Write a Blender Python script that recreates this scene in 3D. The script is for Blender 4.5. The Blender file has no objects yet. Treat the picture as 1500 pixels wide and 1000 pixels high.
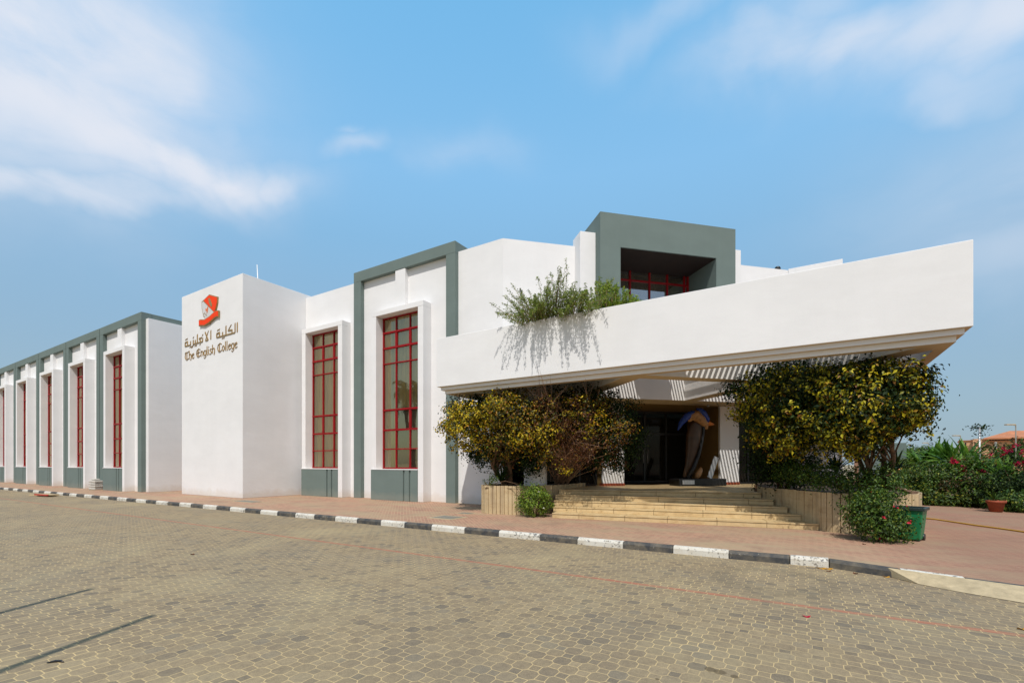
import bpy, bmesh, math, random
import numpy as np
from mathutils import Vector, Matrix
from mathutils.geometry import tessellate_polygon

R = math.radians
C = bpy.context.scene
COL = C.collection
random.seed(7)
rng = np.random.default_rng(11)

# ------------------------------------------------------------------ camera, sky, sun
# world axes: X runs along the main facade (to the right), Y into the depth, Z up; z = 0 is the pavement
EYE = 1.65
YAW = 31.9
cam = bpy.data.cameras.new('camera')
cam.sensor_width = 36.0
cam.lens = 682.0 / 1500.0 * 36.0
cam.shift_y = 179.0 / 1500.0
cam.clip_start = 0.1
cam.clip_end = 5000
cam_o = bpy.data.objects.new('camera', cam)
cam_o.location = (0, 0, EYE)
cam_o.rotation_euler = (R(90), 0, R(YAW))
COL.objects.link(cam_o)
C.camera = cam_o

C.view_settings.view_transform = 'Standard'
C.view_settings.look = 'None'
C.view_settings.exposure = 0.0
C.view_settings.gamma = 1.0

SUN_TRAVEL = Vector((-0.29, 0.62, -1.0)).normalized()
SUN_ELEV = math.asin(-SUN_TRAVEL.z)
SUN_AZ = math.atan2(-SUN_TRAVEL.x, -SUN_TRAVEL.y)
sun = bpy.data.lights.new('sun', 'SUN')
sun.energy = 3.8
sun.angle = R(0.53)
sun.color = (1.0, 0.955, 0.89)
sun_o = bpy.data.objects.new('sun', sun)
sun_o.rotation_euler = SUN_TRAVEL.to_track_quat('-Z', 'Y').to_euler()
sun_o.location = (6, -12, 20)
COL.objects.link(sun_o)


class NT:
    """small node-tree helper"""
    def __init__(self, tree):
        self.t = tree
        self.n = tree.nodes
        self.l = tree.links

    def add(self, kind, **kw):
        nd = self.n.new(kind)
        for k, v in kw.items():
            setattr(nd, k, v)
        return nd

    def put(self, sock, v):
        if v is None:
            return
        if hasattr(v, 'is_output'):
            self.l.new(v, sock)
        else:
            if hasattr(sock.default_value, '__len__') and not hasattr(v, '__len__'):
                v = [v] * len(sock.default_value)
            if hasattr(sock.default_value, '__len__') and len(sock.default_value) == 4 and len(v) == 3:
                v = (*v, 1)
            sock.default_value = v

    def math(self, op, a, b=None, c=None, clamp=False):
        nd = self.add('ShaderNodeMath', operation=op, use_clamp=clamp)
        self.put(nd.inputs[0], a)
        self.put(nd.inputs[1], b)
        self.put(nd.inputs[2], c)
        return nd.outputs[0]

    def mix(self, fac, a, b, mode='MIX'):
        nd = self.add('ShaderNodeMix', data_type='RGBA', blend_type=mode)
        self.put(nd.inputs[0], fac)
        self.put(nd.inputs[6], a)
        self.put(nd.inputs[7], b)
        return nd.outputs[2]

    def noise(self, vec, scale, detail=4, rough=0.55, dist=0.0):
        nd = self.add('ShaderNodeTexNoise')
        self.put(nd.inputs['Vector'], vec)
        nd.inputs['Scale'].default_value = scale
        nd.inputs['Detail'].default_value = detail
        nd.inputs['Roughness'].default_value = rough
        nd.inputs['Distortion'].default_value = dist
        return nd.outputs[0]

    def ramp(self, fac, stops, interp='LINEAR'):
        nd = self.add('ShaderNodeValToRGB')
        nd.color_ramp.interpolation = interp
        el = nd.color_ramp.elements
        while len(el) < len(stops):
            el.new(0.5)
        for e, (p, c) in zip(el, stops):
            e.position = p
            e.color = (*c, 1) if len(c) == 3 else c
        self.put(nd.inputs[0], fac)
        return nd.outputs[0]

    def maprange(self, v, a, b, c=0.0, d=1.0, smooth=False):
        nd = self.add('ShaderNodeMapRange', clamp=True)
        if smooth:
            nd.interpolation_type = 'SMOOTHSTEP'
        self.put(nd.inputs[0], v)
        for i, q in enumerate((a, b, c, d)):
            self.put(nd.inputs[1 + i], q)
        return nd.outputs[0]

    def sep(self, v):
        nd = self.add('ShaderNodeSeparateXYZ')
        self.put(nd.inputs[0], v)
        return nd.outputs

    def comb(self, x, y, z):
        nd = self.add('ShaderNodeCombineXYZ')
        for i, q in enumerate((x, y, z)):
            self.put(nd.inputs[i], q)
        return nd.outputs[0]

    def mapping(self, vec, scale=(1, 1, 1), rot=(0, 0, 0), loc=(0, 0, 0)):
        nd = self.add('ShaderNodeMapping')
        self.put(nd.inputs[0], vec)
        nd.inputs['Scale'].default_value = scale
        nd.inputs['Rotation'].default_value = rot
        nd.inputs['Location'].default_value = loc
        return nd.outputs[0]


def sky_dir(px, py):
    """azimuth / elevation (radians) of a sky feature"""
    k, q = (px - 750) / 682.0, (679 - py) / 682.0
    s, c = math.sin(R(58.1)), math.cos(R(58.1))
    x, y, z = k * s - c, k * c + s, q
    return math.atan2(x, y), math.atan2(z, math.hypot(x, y))


w = bpy.data.worlds.new('World')
C.world = w
w.use_nodes = True
nt = NT(w.node_tree)
for n_ in list(nt.n):
    nt.n.remove(n_)
sky = nt.add('ShaderNodeTexSky', sky_type='NISHITA', sun_disc=False)
sky.sun_elevation = SUN_ELEV
sky.sun_rotation = SUN_AZ
sky.altitude = 0
sky.air_density = 1.25
sky.dust_density = 1.1
sky.ozone_density = 1.6
tc = nt.add('ShaderNodeTexCoord')
dx, dy, dz = nt.sep(tc.outputs['Generated'])
# sky tint: brighter and bluer towards the view, dimmed behind to limit wall fill
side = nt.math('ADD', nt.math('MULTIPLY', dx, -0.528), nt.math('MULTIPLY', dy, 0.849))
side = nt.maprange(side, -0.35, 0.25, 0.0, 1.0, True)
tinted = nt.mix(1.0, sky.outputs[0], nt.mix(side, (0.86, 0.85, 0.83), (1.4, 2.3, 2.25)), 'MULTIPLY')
az = nt.math('ARCTAN2', dx, dy)
el = nt.math('ARCSINE', dz)
base_v = nt.comb(az, el, 0.0)
warp = nt.add('ShaderNodeTexNoise')
nt.l.new(base_v, warp.inputs['Vector'])
warp.inputs['Scale'].default_value = 3.2
warp.inputs['Detail'].default_value = 5
wx, wy, wz = nt.sep(warp.outputs['Color'])
az2 = nt.math('MULTIPLY_ADD', nt.math('SUBTRACT', wx, 0.5), 0.34, az)
el2 = nt.math('MULTIPLY_ADD', nt.math('SUBTRACT', wy, 0.5), 0.22, el)
dens = None
# px, py, half length, half height, tilt(deg), weight : soft cirrus banks
for px, py, a_, b_, tilt, wt in [(40, 40, 0.22, 0.10, 12, 1.05), (150, 55, 0.13, 0.07, 10, 1.05), (215, 50, .05, .035, 0, .6), (40, 150, 0.24, 0.08, 8, 1.0),
                                 (110, 190, 0.20, 0.05, 4, 1.0), (230, 225, 0.17, 0.04, 2, 1.0), (330, 248, 0.13, 0.032, 6, 1.0), (415, 258, 0.06, 0.022, 4, .8),
                                 (60, 270, 0.24, 0.03, 22, 0.85), (300, 175, 0.05, 0.045, 30, .45), (320, 110, 0.06, 0.025, 30, .3), (545, 214, 0.07, 0.018, 8, 0.42), (530, 186, .03, .010, 6, .25), (690, 220, .09, .03, 0, .25),
                                 (1110, 90, 0.12, 0.035, -4, 0.7), (1230, 70, 0.12, 0.035, -4, 0.7), (1350, 45, 0.14, 0.04, -4, 0.75), (1460, 15, 0.12, 0.05, -4, 0.85), (1160, 45, .10, .03, 0, .45),
                                 (1370, 120, .10, .03, -30, .45), (1490, 370, .09, .05, 0, .4), (1000, 20, .16, .03, 0, .3), (-260, 120, .3, .1, 10, .8), (1900, 120, .3, .1, 0, .6)]:
    a0, e0 = sky_dir(px, py)
    ct, st = math.cos(R(tilt)), math.sin(R(tilt))
    da = nt.math('SUBTRACT', az2, a0)
    de = nt.math('SUBTRACT', el2, e0)
    u = nt.math('ADD', nt.math('MULTIPLY', da, ct / a_), nt.math('MULTIPLY', de, st / a_))
    v = nt.math('ADD', nt.math('MULTIPLY', da, -st / b_), nt.math('MULTIPLY', de, ct / b_))
    r2 = nt.math('ADD', nt.math('MULTIPLY', u, u), nt.math('MULTIPLY', v, v))
    g = nt.math('MULTIPLY', nt.math('POWER', 2.718, nt.math('MULTIPLY', r2, -0.9)), wt)
    dens = g if dens is None else nt.math('MAXIMUM', dens, g)
streak = nt.noise(nt.mapping(base_v, scale=(1, 2.6, 1), rot=(0, 0, R(-14))), 4.2, 7, 0.58, 0.5)
streak = nt.maprange(streak, 0.22, 0.60, 0.55, 1.0, True)
dens = nt.math('MULTIPLY', dens, streak, clamp=True)
dens = nt.math('MULTIPLY', dens, 0.97)
# the low bank of haze over the horizon
SKYK = 0.13
hz = nt.ramp(el, [(0.0, (.97, .97, .97)), (0.35, (.88, .88, .88)), (0.8, (.5, .5, .5)), (1.0, (.3, .3, .3))])
north = nt.ramp(el, [(0.0, (0.34, 0.425, 0.50)), (0.20, (0.285, 0.415, 0.57)), (0.43, (0.24, 0.44, 0.67)), (0.55, (0.26, 0.50, 0.78)), (0.8, (0.185, 0.49, 0.82))])
north = nt.mix(1.0, north, (1 / SKYK, 1 / SKYK, 1 / SKYK), 'MULTIPLY')
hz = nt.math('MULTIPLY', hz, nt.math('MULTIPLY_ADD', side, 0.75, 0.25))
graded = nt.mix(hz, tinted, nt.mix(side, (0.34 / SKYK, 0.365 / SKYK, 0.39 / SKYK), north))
clouded = nt.mix(dens, graded, (0.77 / SKYK, 0.81 / SKYK, 0.90 / SKYK))
bg = nt.add('ShaderNodeBackground')
bg.inputs['Strength'].default_value = SKYK
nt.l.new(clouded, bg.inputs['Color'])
wo = nt.add('ShaderNodeOutputWorld')
nt.l.new(bg.outputs[0], wo.inputs['Surface'])

# ------------------------------------------------------------------ geometry helpers
S58, C58 = math.sin(R(58.1)), math.cos(R(58.1))


def at(px, py, Y):
    """the point of the vertical plane Y seen at a pixel of the 1500 x 1000 photograph"""
    k = (px - 750) / 682.0
    d = Y / (k * C58 + S58)
    return Vector(((k * S58 - C58) * d, Y, EYE - (py - 679) / 682.0 * d))


def gnd(px, py, z=0.0):
    d = (EYE - z) * 682.0 / (py - 679)
    k = (px - 750) / 682.0
    return Vector(((k * S58 - C58) * d, (k * C58 + S58) * d, z))


def uv(u, v):
    """u = x + y, v = y - x : the 45 degree axes of the entrance corner"""
    return ((u - v) / 2.0, (u + v) / 2.0)


def link(o, parent=None):
    COL.objects.link(o)
    if parent is not None:
        o.parent = parent
    return o


class MB:
    def __init__(self):
        self.v = []
        self.f = []
        self.m = []
        self.smooth = []

    def face(self, idx, m=0, s=False):
        self.f.append(idx)
        self.m.append(m)
        self.smooth.append(s)

    def box(self, x0, x1, y0, y1, z0, z1, m=0):
        b = len(self.v)
        self.v += [(x0, y0, z0), (x1, y0, z0), (x1, y1, z0), (x0, y1, z0), (x0, y0, z1), (x1, y0, z1), (x1, y1, z1), (x0, y1, z1)]
        for q in ((0, 3, 2, 1), (4, 5, 6, 7), (0, 1, 5, 4), (1, 2, 6, 5), (2, 3, 7, 6), (3, 0, 4, 7)):
            self.face([b + i for i in q], m)
        return self

    def prism(self, poly, z0, z1, m=0, holes=(), mb=None, mt=None):
        """polygon (plan) with holes, extruded upwards"""
        loops = [list(poly)] + [list(h) for h in holes]

        def area(p):
            return sum(p[i][0] * p[(i + 1) % len(p)][1] - p[(i + 1) % len(p)][0] * p[i][1] for i in range(len(p)))
        if area(loops[0]) < 0:
            loops[0].reverse()
        for h in loops[1:]:
            if area(h) > 0:
                h.reverse()
        flat = [p for l in loops for p in l]
        n = len(flat)
        b = len(self.v)
        self.v += [(p[0], p[1], z0) for p in flat] + [(p[0], p[1], z1) for p in flat]
        if not holes and n <= 4:
            self.face([b + i for i in reversed(range(n))], m if mb is None else mb)
            self.face([b + n + i for i in range(n)], m if mt is None else mt)
        else:
            tris = tessellate_polygon([[Vector((p[0], p[1], 0)) for p in l] for l in loops])
            for t in tris:
                a = [flat[i] for i in t]
                ar = (a[1][0] - a[0][0]) * (a[2][1] - a[0][1]) - (a[2][0] - a[0][0]) * (a[1][1] - a[0][1])
                if ar < 0:
                    t = (t[0], t[2], t[1])
                self.face([b + n + i for i in t], m if mt is None else mt)
                self.face([b + i for i in reversed(t)], m if mb is None else mb)
        k = 0
        for l in loops:
            for i in range(len(l)):
                j = (i + 1) % len(l)
                self.face([b + k + i, b + k + j, b + n + k + j, b + n + k + i], m)
            k += len(l)
        return self

    def plate(self, poly_xz, y0, y1, m=0):
        """outline in the X-Z plane given a thickness along Y (y0 = front)"""
        n = len(poly_xz)
        b = len(self.v)
        self.v += [(p[0], y0, p[1]) for p in poly_xz] + [(p[0], y1, p[1]) for p in poly_xz]
        tris = tessellate_polygon([[Vector((p[0], p[1], 0)) for p in poly_xz]])
        for t in tris:
            self.face([b + i for i in t], m)
            self.face([b + n + i for i in reversed(t)], m)
        for i in range(n):
            j = (i + 1) % n
            self.face([b + i, b + j, b + n + j, b + n + i], m)
        return self

    def obox(self, c, ax, ay, az_, m=0):
        """oriented box : centre and three half-axis vectors"""
        b = len(self.v)
        c, ax, ay, az_ = map(Vector, (c, ax, ay, az_))
        for sz in (-1, 1):
            for sx, sy in ((-1, -1), (1, -1), (1, 1), (-1, 1)):
                self.v.append(tuple(c + ax * sx + ay * sy + az_ * sz))
        for q in ((0, 3, 2, 1), (4, 5, 6, 7), (0, 1, 5, 4), (1, 2, 6, 5), (2, 3, 7, 6), (3, 0, 4, 7)):
            self.face([b + i for i in q], m)
        return self

    def tube(self, pts, rad, seg=6, m=0, cap=True):
        pts = [Vector(p) for p in pts]
        if not hasattr(rad, '__len__'):
            rad = [rad] * len(pts)
        b = len(self.v)
        ref = None
        for i, p in enumerate(pts):
            d = (pts[min(i + 1, len(pts) - 1)] - pts[max(i - 1, 0)]).normalized()
            if ref is None:
                ref = d.orthogonal().normalized()
            ref = (ref - d * ref.dot(d))
            ref = ref.normalized() if ref.length > 1e-6 else d.orthogonal().normalized()
            sd = d.cross(ref)
            for k in range(seg):
                a = 2 * math.pi * k / seg
                self.v.append(tuple(p + (ref * math.cos(a) + sd * math.sin(a)) * rad[i]))
        for i in range(len(pts) - 1):
            for k in range(seg):
                k2 = (k + 1) % seg
                self.face([b + i * seg + k, b + i * seg + k2, b + (i + 1) * seg + k2, b + (i + 1) * seg + k], m, True)
        if cap:
            self.face([b + k for k in reversed(range(seg))], m)
            self.face([b + (len(pts) - 1) * seg + k for k in range(seg)], m)
        return self

    def lathe(self, prof, cx=0, cy=0, seg=24, m=0, smooth=True):
        """profile [(r, z)] turned about the vertical axis"""
        b = len(self.v)
        for r, z in prof:
            for k in range(seg):
                a = 2 * math.pi * k / seg
                self.v.append((cx + r * math.cos(a), cy + r * math.sin(a), z))
        for i in range(len(prof) - 1):
            for k in range(seg):
                k2 = (k + 1) % seg
                self.face([b + i * seg + k, b + i * seg + k2, b + (i + 1) * seg + k2, b + (i + 1) * seg + k], m, smooth)
        return self

    def build(self, name, mats, parent=None, bevel=0.0, loc=None):
        if not isinstance(mats, (list, tuple)):
            mats = [mats]
        me = bpy.data.meshes.new(name)
        me.from_pydata(self.v, [], self.f)
        for m_ in mats:
            me.materials.append(m_)
        me.polygons.foreach_set('material_index', self.m)
        me.polygons.foreach_set('use_smooth', self.smooth)
        me.update()
        o = link(bpy.data.objects.new(name, me), parent)
        if bevel:
            bv = o.modifiers.new('bevel', 'BEVEL')
            bv.width = bevel
            bv.segments = 2
            bv.limit_method = 'ANGLE'
            bv.angle_limit = R(40)
        if loc is not None:
            o.location = loc
        return o


def tag(o, label=None, cat=None, group=None, kind=None):
    if label:
        o['label'] = label
    if cat:
        o['category'] = cat
    if group:
        o['group'] = group
    if kind:
        o['kind'] = kind
    return o


def thing(name, label, cat, loc=(0, 0, 0), rz=0.0, group=None):
    o = bpy.data.objects.new(name, None)
    o.empty_display_size = 0.3
    o.location = loc
    o.rotation_euler = (0, 0, rz)
    link(o)
    return tag(o, label, cat, group)


def copy_tree(o, parent=None):
    c = o.copy()
    COL.objects.link(c)
    c.parent = parent
    for ch in [x for x in COL.objects if x.parent == o]:
        copy_tree(ch, c)
    return c


# ------------------------------------------------------------------ materials
def new_mat(name):
    m = bpy.data.materials.new(name)
    m.use_nodes = True
    t = NT(m.node_tree)
    return m, t, t.n['Principled BSDF']


def bump(t, bsdf, h, strength=0.3, dist=0.02):
    b = t.add('ShaderNodeBump')
    b.inputs['Strength'].default_value = strength
    b.inputs['Distance'].default_value = dist
    t.put(b.inputs['Height'], h)
    t.l.new(b.outputs[0], bsdf.inputs['Normal'])


def plain(name, col, rough=0.6, var=0.0, scale=4.0, metal=0.0, bmp=0.0, spec=None):
    m, t, b = new_mat(name)
    g = t.add('ShaderNodeNewGeometry')
    if var:
        n = t.noise(g.outputs['Position'], scale, 5, 0.6)
        lo = [c * (1 - var) for c in col]
        hi = [min(1, c * (1 + var)) for c in col]
        t.put(b.inputs['Base Color'], t.ramp(n, [(0.3, lo), (0.7, hi)]))
    else:
        b.inputs['Base Color'].default_value = (*col, 1)
    b.inputs['Roughness'].default_value = rough
    b.inputs['Metallic'].default_value = metal
    if spec is not None:
        b.inputs['Specular IOR Level'].default_value = spec
    if bmp:
        bump(t, b, t.noise(g.outputs['Position'], scale * 8, 4), bmp, 0.01)
    return m


def plaster(name, col, stain=0.045, bmp=0.12, dust=True):
    """painted render: faint roller patches, rain streaks, dust at the foot"""
    m, t, b = new_mat(name)
    g = t.add('ShaderNodeNewGeometry')
    P = g.outputs['Position']
    x, y, z = t.sep(P)
    patch = t.noise(t.mapping(P, scale=(0.6, 0.6, 1.0)), 1.3, 3, 0.5)
    streak = t.noise(t.mapping(P, scale=(2.2, 2.2, 0.2)), 1.0, 6, 0.65, 0.6)
    fine = t.noise(P, 45, 3, 0.6)
    f = t.math('ADD', t.math('MULTIPLY', patch, 0.7), t.math('MULTIPLY', streak, 0.3))
    f = t.maprange(f, 0.38, 0.62, 1.0 - stain, 1.0)
    f = t.math('MULTIPLY', f, t.maprange(fine, 0.3, 0.7, 0.985, 1.01))
    c = t.mix(1.0, col, t.comb(f, f, f), 'MULTIPLY')
    if dust:
        dn = t.noise(P, 2.2, 4, 0.6)
        zz = t.math('SUBTRACT', z, t.math('MULTIPLY', dn, 0.55))
        c = t.mix(t.maprange(zz, -0.15, 0.12, 0.34 if col[0] > 0.5 else 0.12, 0.0), c, (0.52, 0.42, 0.30))
    t.put(b.inputs['Base Color'], c)
    b.inputs['Roughness'].default_value = 0.85
    b.inputs['Specular IOR Level'].default_value = 0.25
    h = t.math('ADD', t.noise(P, 60, 4, 0.7), t.math('MULTIPLY', t.noise(t.mapping(P, scale=(1, 1, 2.4)), 1.1, 2), 5.0))
    bump(t, b, h, bmp, 0.012)
    return m


M = {}
M['white'] = plaster('white_plaster', (0.775, 0.767, 0.765))
M['grey'] = plaster('grey_paint', (0.152, 0.196, 0.182), 0.08)
M['soffit'] = plaster('soffit_beige', (0.60, 0.48, 0.30), 0.08, 0.1, False)  # beige undersides, warmer and darker than the coffer sides
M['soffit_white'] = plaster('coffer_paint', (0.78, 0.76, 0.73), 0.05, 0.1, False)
M['shade_brown'] = plaster('entrance_shade_brown', (0.23, 0.145, 0.052), 0.08, 0.1, False)  # brown is the shade of the entrance recess put into the colour
M['room'] = plain('dim_room', (0.09, 0.045, 0.018), 0.9)
M['brown_soffit'] = plain('recess_shade_soffit', (0.018, 0.008, 0.005), 0.8, 0.3, 3)  # near-black brown, darkness of the deep window box put into the colour
M['red'] = plain('red_window_frame', (0.27, 0.003, 0.006), 0.5, 0.12, 6, spec=0.25)
M['curtain'] = None
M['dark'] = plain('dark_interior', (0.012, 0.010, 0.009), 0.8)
M['black_metal'] = plain('black_metal', (0.012, 0.012, 0.013), 0.35)
M['steel'] = plain('grey_steel', (0.42, 0.43, 0.44), 0.4, 0.1, 8, 0.6)
M['gold'] = plain('gold_letter_metal', (0.36, 0.22, 0.07), 0.42, 0.15, 20, 0.35)
M['crest_red'] = plain('crest_red_enamel', (0.85, 0.055, 0.006), 0.6, 0.06, 6, spec=0.15)
M['crest_white'] = plain('crest_white_enamel', (0.62, 0.60, 0.58), 0.4, 0.05, 6)
M['crest_orange'] = plain('crest_orange_enamel', (0.70, 0.16, 0.02), 0.4)
M['white_paint'] = plain('white_gloss_paint', (0.75, 0.75, 0.74), 0.4)
M['bark'] = plain('brown_bark', (0.13, 0.072, 0.036), 0.9, 0.45, 14, bmp=0.5)
M['twig'] = plain('dry_twig', (0.33, 0.20, 0.125), 0.9, 0.4, 10)
M['soil'] = plain('planter_soil', (0.075, 0.05, 0.03), 1.0, 0.4, 6, bmp=0.6)
M['terracotta'] = plain('terracotta', (0.28, 0.062, 0.025), 0.75, 0.25, 9)
M['parasol_red'] = plain('red_canvas', (0.45, 0.075, 0.025), 0.85, 0.15, 9)
M['bin_green'] = plain('green_bin_plastic', (0.008, 0.17, 0.06), 0.42, 0.15, 6)
M['bin_lid'] = plain('bin_rim_plastic', (0.015, 0.03, 0.026), 0.4)
M['hose'] = plain('yellow_hose_rubber', (0.42, 0.24, 0.03), 0.6)
M['cement'] = plain('sandy_cement', (0.42, 0.335, 0.205), 0.95, 0.22, 6, bmp=0.4)
M['iron'] = plain('manhole_iron', (0.20, 0.185, 0.15), 0.7, 0.25, 16, bmp=0.5)
M['blue'] = plain('blue_mosaic_glaze', (0.012, 0.05, 0.30), 0.25, 0.6, 26)
M['bird_tan'] = plain('tan_glaze', (0.42, 0.22, 0.09), 0.4, 0.4, 8)
M['bird_brown'] = plain('dark_brown_glaze', (0.055, 0.027, 0.012), 0.4, 0.5, 2.5)
M['orange'] = plain('orange_glaze', (0.65, 0.19, 0.02), 0.35)
M['villa_wall'] = plain('peach_villa_wall', (0.56, 0.31, 0.17), 0.85, 0.08, 1)
M['villa_roof'] = plain('clay_roof_tiles', (0.44, 0.17, 0.075), 0.85, 0.18, 1.2)
M['paper'] = plain('wrapped_paper_bundle', (0.5, 0.47, 0.42), 0.8, 0.3, 18, bmp=0.6)
M['board'] = plain('raw_board', (0.50, 0.38, 0.22), 0.8, 0.25, 6)
M['board_red'] = plain('red_board_edge', (0.42, 0.05, 0.03), 0.7)


def curtain_mat():
    m, t, b = new_mat('beige_curtain')
    g = t.add('ShaderNodeNewGeometry')
    n = t.noise(t.mapping(g.outputs['Position'], scale=(5, 5, 0.5)), 1.0, 5, 0.65)
    t.put(b.inputs['Base Color'], t.ramp(n, [(0.32, (0.40, 0.30, 0.12)), (0.5, (0.62, 0.49, 0.23)), (0.72, (0.80, 0.65, 0.32))]))
    b.inputs['Roughness'].default_value = 0.95
    return m


M['curtain'] = curtain_mat()


def glass_mat(name, tint, base, fac, mirror=(0.9, 0.92, 0.95)):
    """tinted pane: part see-through, part mirror, a trace of dust"""
    m, t, b = new_mat(name)
    t.n.remove(b)
    out = t.n['Material Output']
    tr = t.add('ShaderNodeBsdfTransparent')
    tr.inputs[0].default_value = (*tint, 1)
    gl = t.add('ShaderNodeBsdfGlossy')
    gl.inputs['Roughness'].default_value = 0.015
    gl.inputs[0].default_value = (*mirror, 1)
    g = t.add('ShaderNodeNewGeometry')
    bm_ = t.add('ShaderNodeBump')
    bm_.inputs['Strength'].default_value = 0.06
    bm_.inputs['Distance'].default_value = 0.02
    t.put(bm_.inputs['Height'], t.noise(g.outputs['Position'], 1.6, 2))
    t.l.new(bm_.outputs[0], gl.inputs['Normal'])
    lw = t.add('ShaderNodeFresnel')
    lw.inputs[0].default_value = 1.5
    f = t.math('MULTIPLY_ADD', lw.outputs[0], fac, base, True)
    mx = t.add('ShaderNodeMixShader')
    t.put(mx.inputs[0], f)
    t.l.new(tr.outputs[0], mx.inputs[1])
    t.l.new(gl.outputs[0], mx.inputs[2])
    df = t.add('ShaderNodeBsdfDiffuse')
    df.inputs[0].default_value = (0.4, 0.36, 0.28, 1)
    m2 = t.add('ShaderNodeMixShader')
    m2.inputs[0].default_value = 0.04
    t.l.new(mx.outputs[0], m2.inputs[1])
    t.l.new(df.outputs[0], m2.inputs[2])
    t.l.new(m2.outputs[0], out.inputs[0])
    return m


M['glass'] = glass_mat('tinted_window_glass', (0.93, 0.91, 0.74), 0.20, 1.3, (1.0, 0.92, 0.66))
M['sky_glass'] = glass_mat('mirroring_window_glass', (0.75, 0.75, 0.66), 0.38, 1.0)
M['dark_glass'] = glass_mat('dark_door_glass', (0.06, 0.065, 0.06), 0.0, 0.28)


def leaf_mat(name, stops, trans=0.3, rough=0.5, spec=0.35):
    m, t, b = new_mat(name)
    g = t.add('ShaderNodeNewGeometry')
    c = t.ramp(g.outputs['Random Per Island'], stops)
    t.put(b.inputs['Base Color'], c)
    b.inputs['Roughness'].default_value = rough
    b.inputs['Specular IOR Level'].default_value = spec
    tl = t.add('ShaderNodeBsdfTranslucent')
    t.put(tl.inputs[0], c)
    mx = t.add('ShaderNodeMixShader')
    mx.inputs[0].default_value = trans
    t.l.new(b.outputs[0], mx.inputs[1])
    t.l.new(tl.outputs[0], mx.inputs[2])
    t.l.new(mx.outputs[0], t.n['Material Output'].inputs[0])
    return m


G1, G2, G3 = (0.022, 0.048, 0.008), (0.055, 0.115, 0.016), (0.10, 0.19, 0.02)
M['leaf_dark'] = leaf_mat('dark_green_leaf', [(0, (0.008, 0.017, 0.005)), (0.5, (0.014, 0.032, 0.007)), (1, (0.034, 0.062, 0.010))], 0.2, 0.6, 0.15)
M['leaf_mid'] = leaf_mat('mid_green_leaf', [(0, G1), (0.5, G2), (0.85, (0.10, 0.18, 0.02)), (1, (0.24, 0.26, 0.025))])
M['leaf_bright'] = leaf_mat('bright_green_leaf', [(0, (0.06, 0.11, 0.012)), (0.5, (0.14, 0.23, 0.02)), (1, (0.28, 0.36, 0.035))])
M['leaf_yellow'] = leaf_mat('yellowing_leaf', [(0, (0.014, 0.026, 0.005)), (0.3, (0.05, 0.065, 0.008)), (0.42, (0.40, 0.33, 0.014)), (0.8, (0.66, 0.50, 0.016)), (0.93, (0.55, 0.24, 0.012)), (1, (0.18, 0.28, 0.02))])
M['leaf_olive'] = leaf_mat('olive_yellow_leaf', [(0, (0.012, 0.02, 0.005)), (0.2, (0.045, 0.06, 0.008)), (0.42, (0.14, 0.15, 0.011)), (0.6, (0.36, 0.33, 0.014)), (0.82, (0.62, 0.52, 0.018)), (0.92, (0.34, 0.19, 0.014)), (1, (0.18, 0.06, 0.012))])
M['leaf_mixed'] = leaf_mat('mixed_autumn_leaf', [(0, (0.012, 0.022, 0.005)), (0.35, (0.035, 0.045, 0.008)), (0.5, (0.16, 0.13, 0.012)), (0.68, (0.40, 0.30, 0.014)), (0.82, (0.38, 0.16, 0.012)), (0.93, (0.16, 0.05, 0.012)), (1, (0.10, 0.17, 0.015))])
M['leaf_rust'] = leaf_mat('dry_rust_leaf', [(0, (0.03, 0.010, 0.005)), (0.5, (0.10, 0.030, 0.011)), (0.8, (0.20, 0.07, 0.018)), (1, (0.26, 0.17, 0.02))])
M['leaf_lime'] = leaf_mat('lime_green_leaf', [(0, (0.09, 0.16, 0.012)), (0.5, (0.22, 0.33, 0.02)), (1, (0.40, 0.48, 0.04))])
M['leaf_garden'] = leaf_mat('yellow_green_leaf', [(0, (0.02, 0.045, 0.008)), (0.4, (0.05, 0.10, 0.014)), (0.85, (0.12, 0.17, 0.02)), (1, (0.28, 0.24, 0.02))])
M['leaf_rusty'] = leaf_mat('rusty_green_leaf', [(0, (0.02, 0.03, 0.008)), (0.5, (0.06, 0.055, 0.014)), (1, (0.14, 0.06, 0.02))])
M['leaf_roof'] = leaf_mat('fine_grey_green_leaf', [(0, (0.07, 0.12, 0.018)), (0.6, (0.21, 0.29, 0.04)), (1, (0.38, 0.45, 0.08))])
M['leaf_blade'] = leaf_mat('broad_blade_leaf', [(0, (0.04, 0.11, 0.014)), (0.6, (0.09, 0.21, 0.026)), (1, (0.18, 0.31, 0.035))], 0.35, 0.4)
M['petal_red'] = leaf_mat('red_petal', [(0, (0.5, 0.008, 0.02)), (1, (0.62, 0.02, 0.06))], 0.3)
M['petal_pink'] = leaf_mat('crimson_bract', [(0, (0.30, 0.006, 0.015)), (0.6, (0.52, 0.012, 0.045)), (1, (0.64, 0.03, 0.13))], 0.3)
M['petal_white'] = leaf_mat('white_petal', [(0, (0.7, 0.7, 0.62)), (1, (0.8, 0.8, 0.75))], 0.25)
M['leaf_fallen'] = leaf_mat('fallen_leaf', [(0, (0.5, 0.2, 0.02)), (1, (0.5, 0.28, 0.03))], 0.1)


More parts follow.
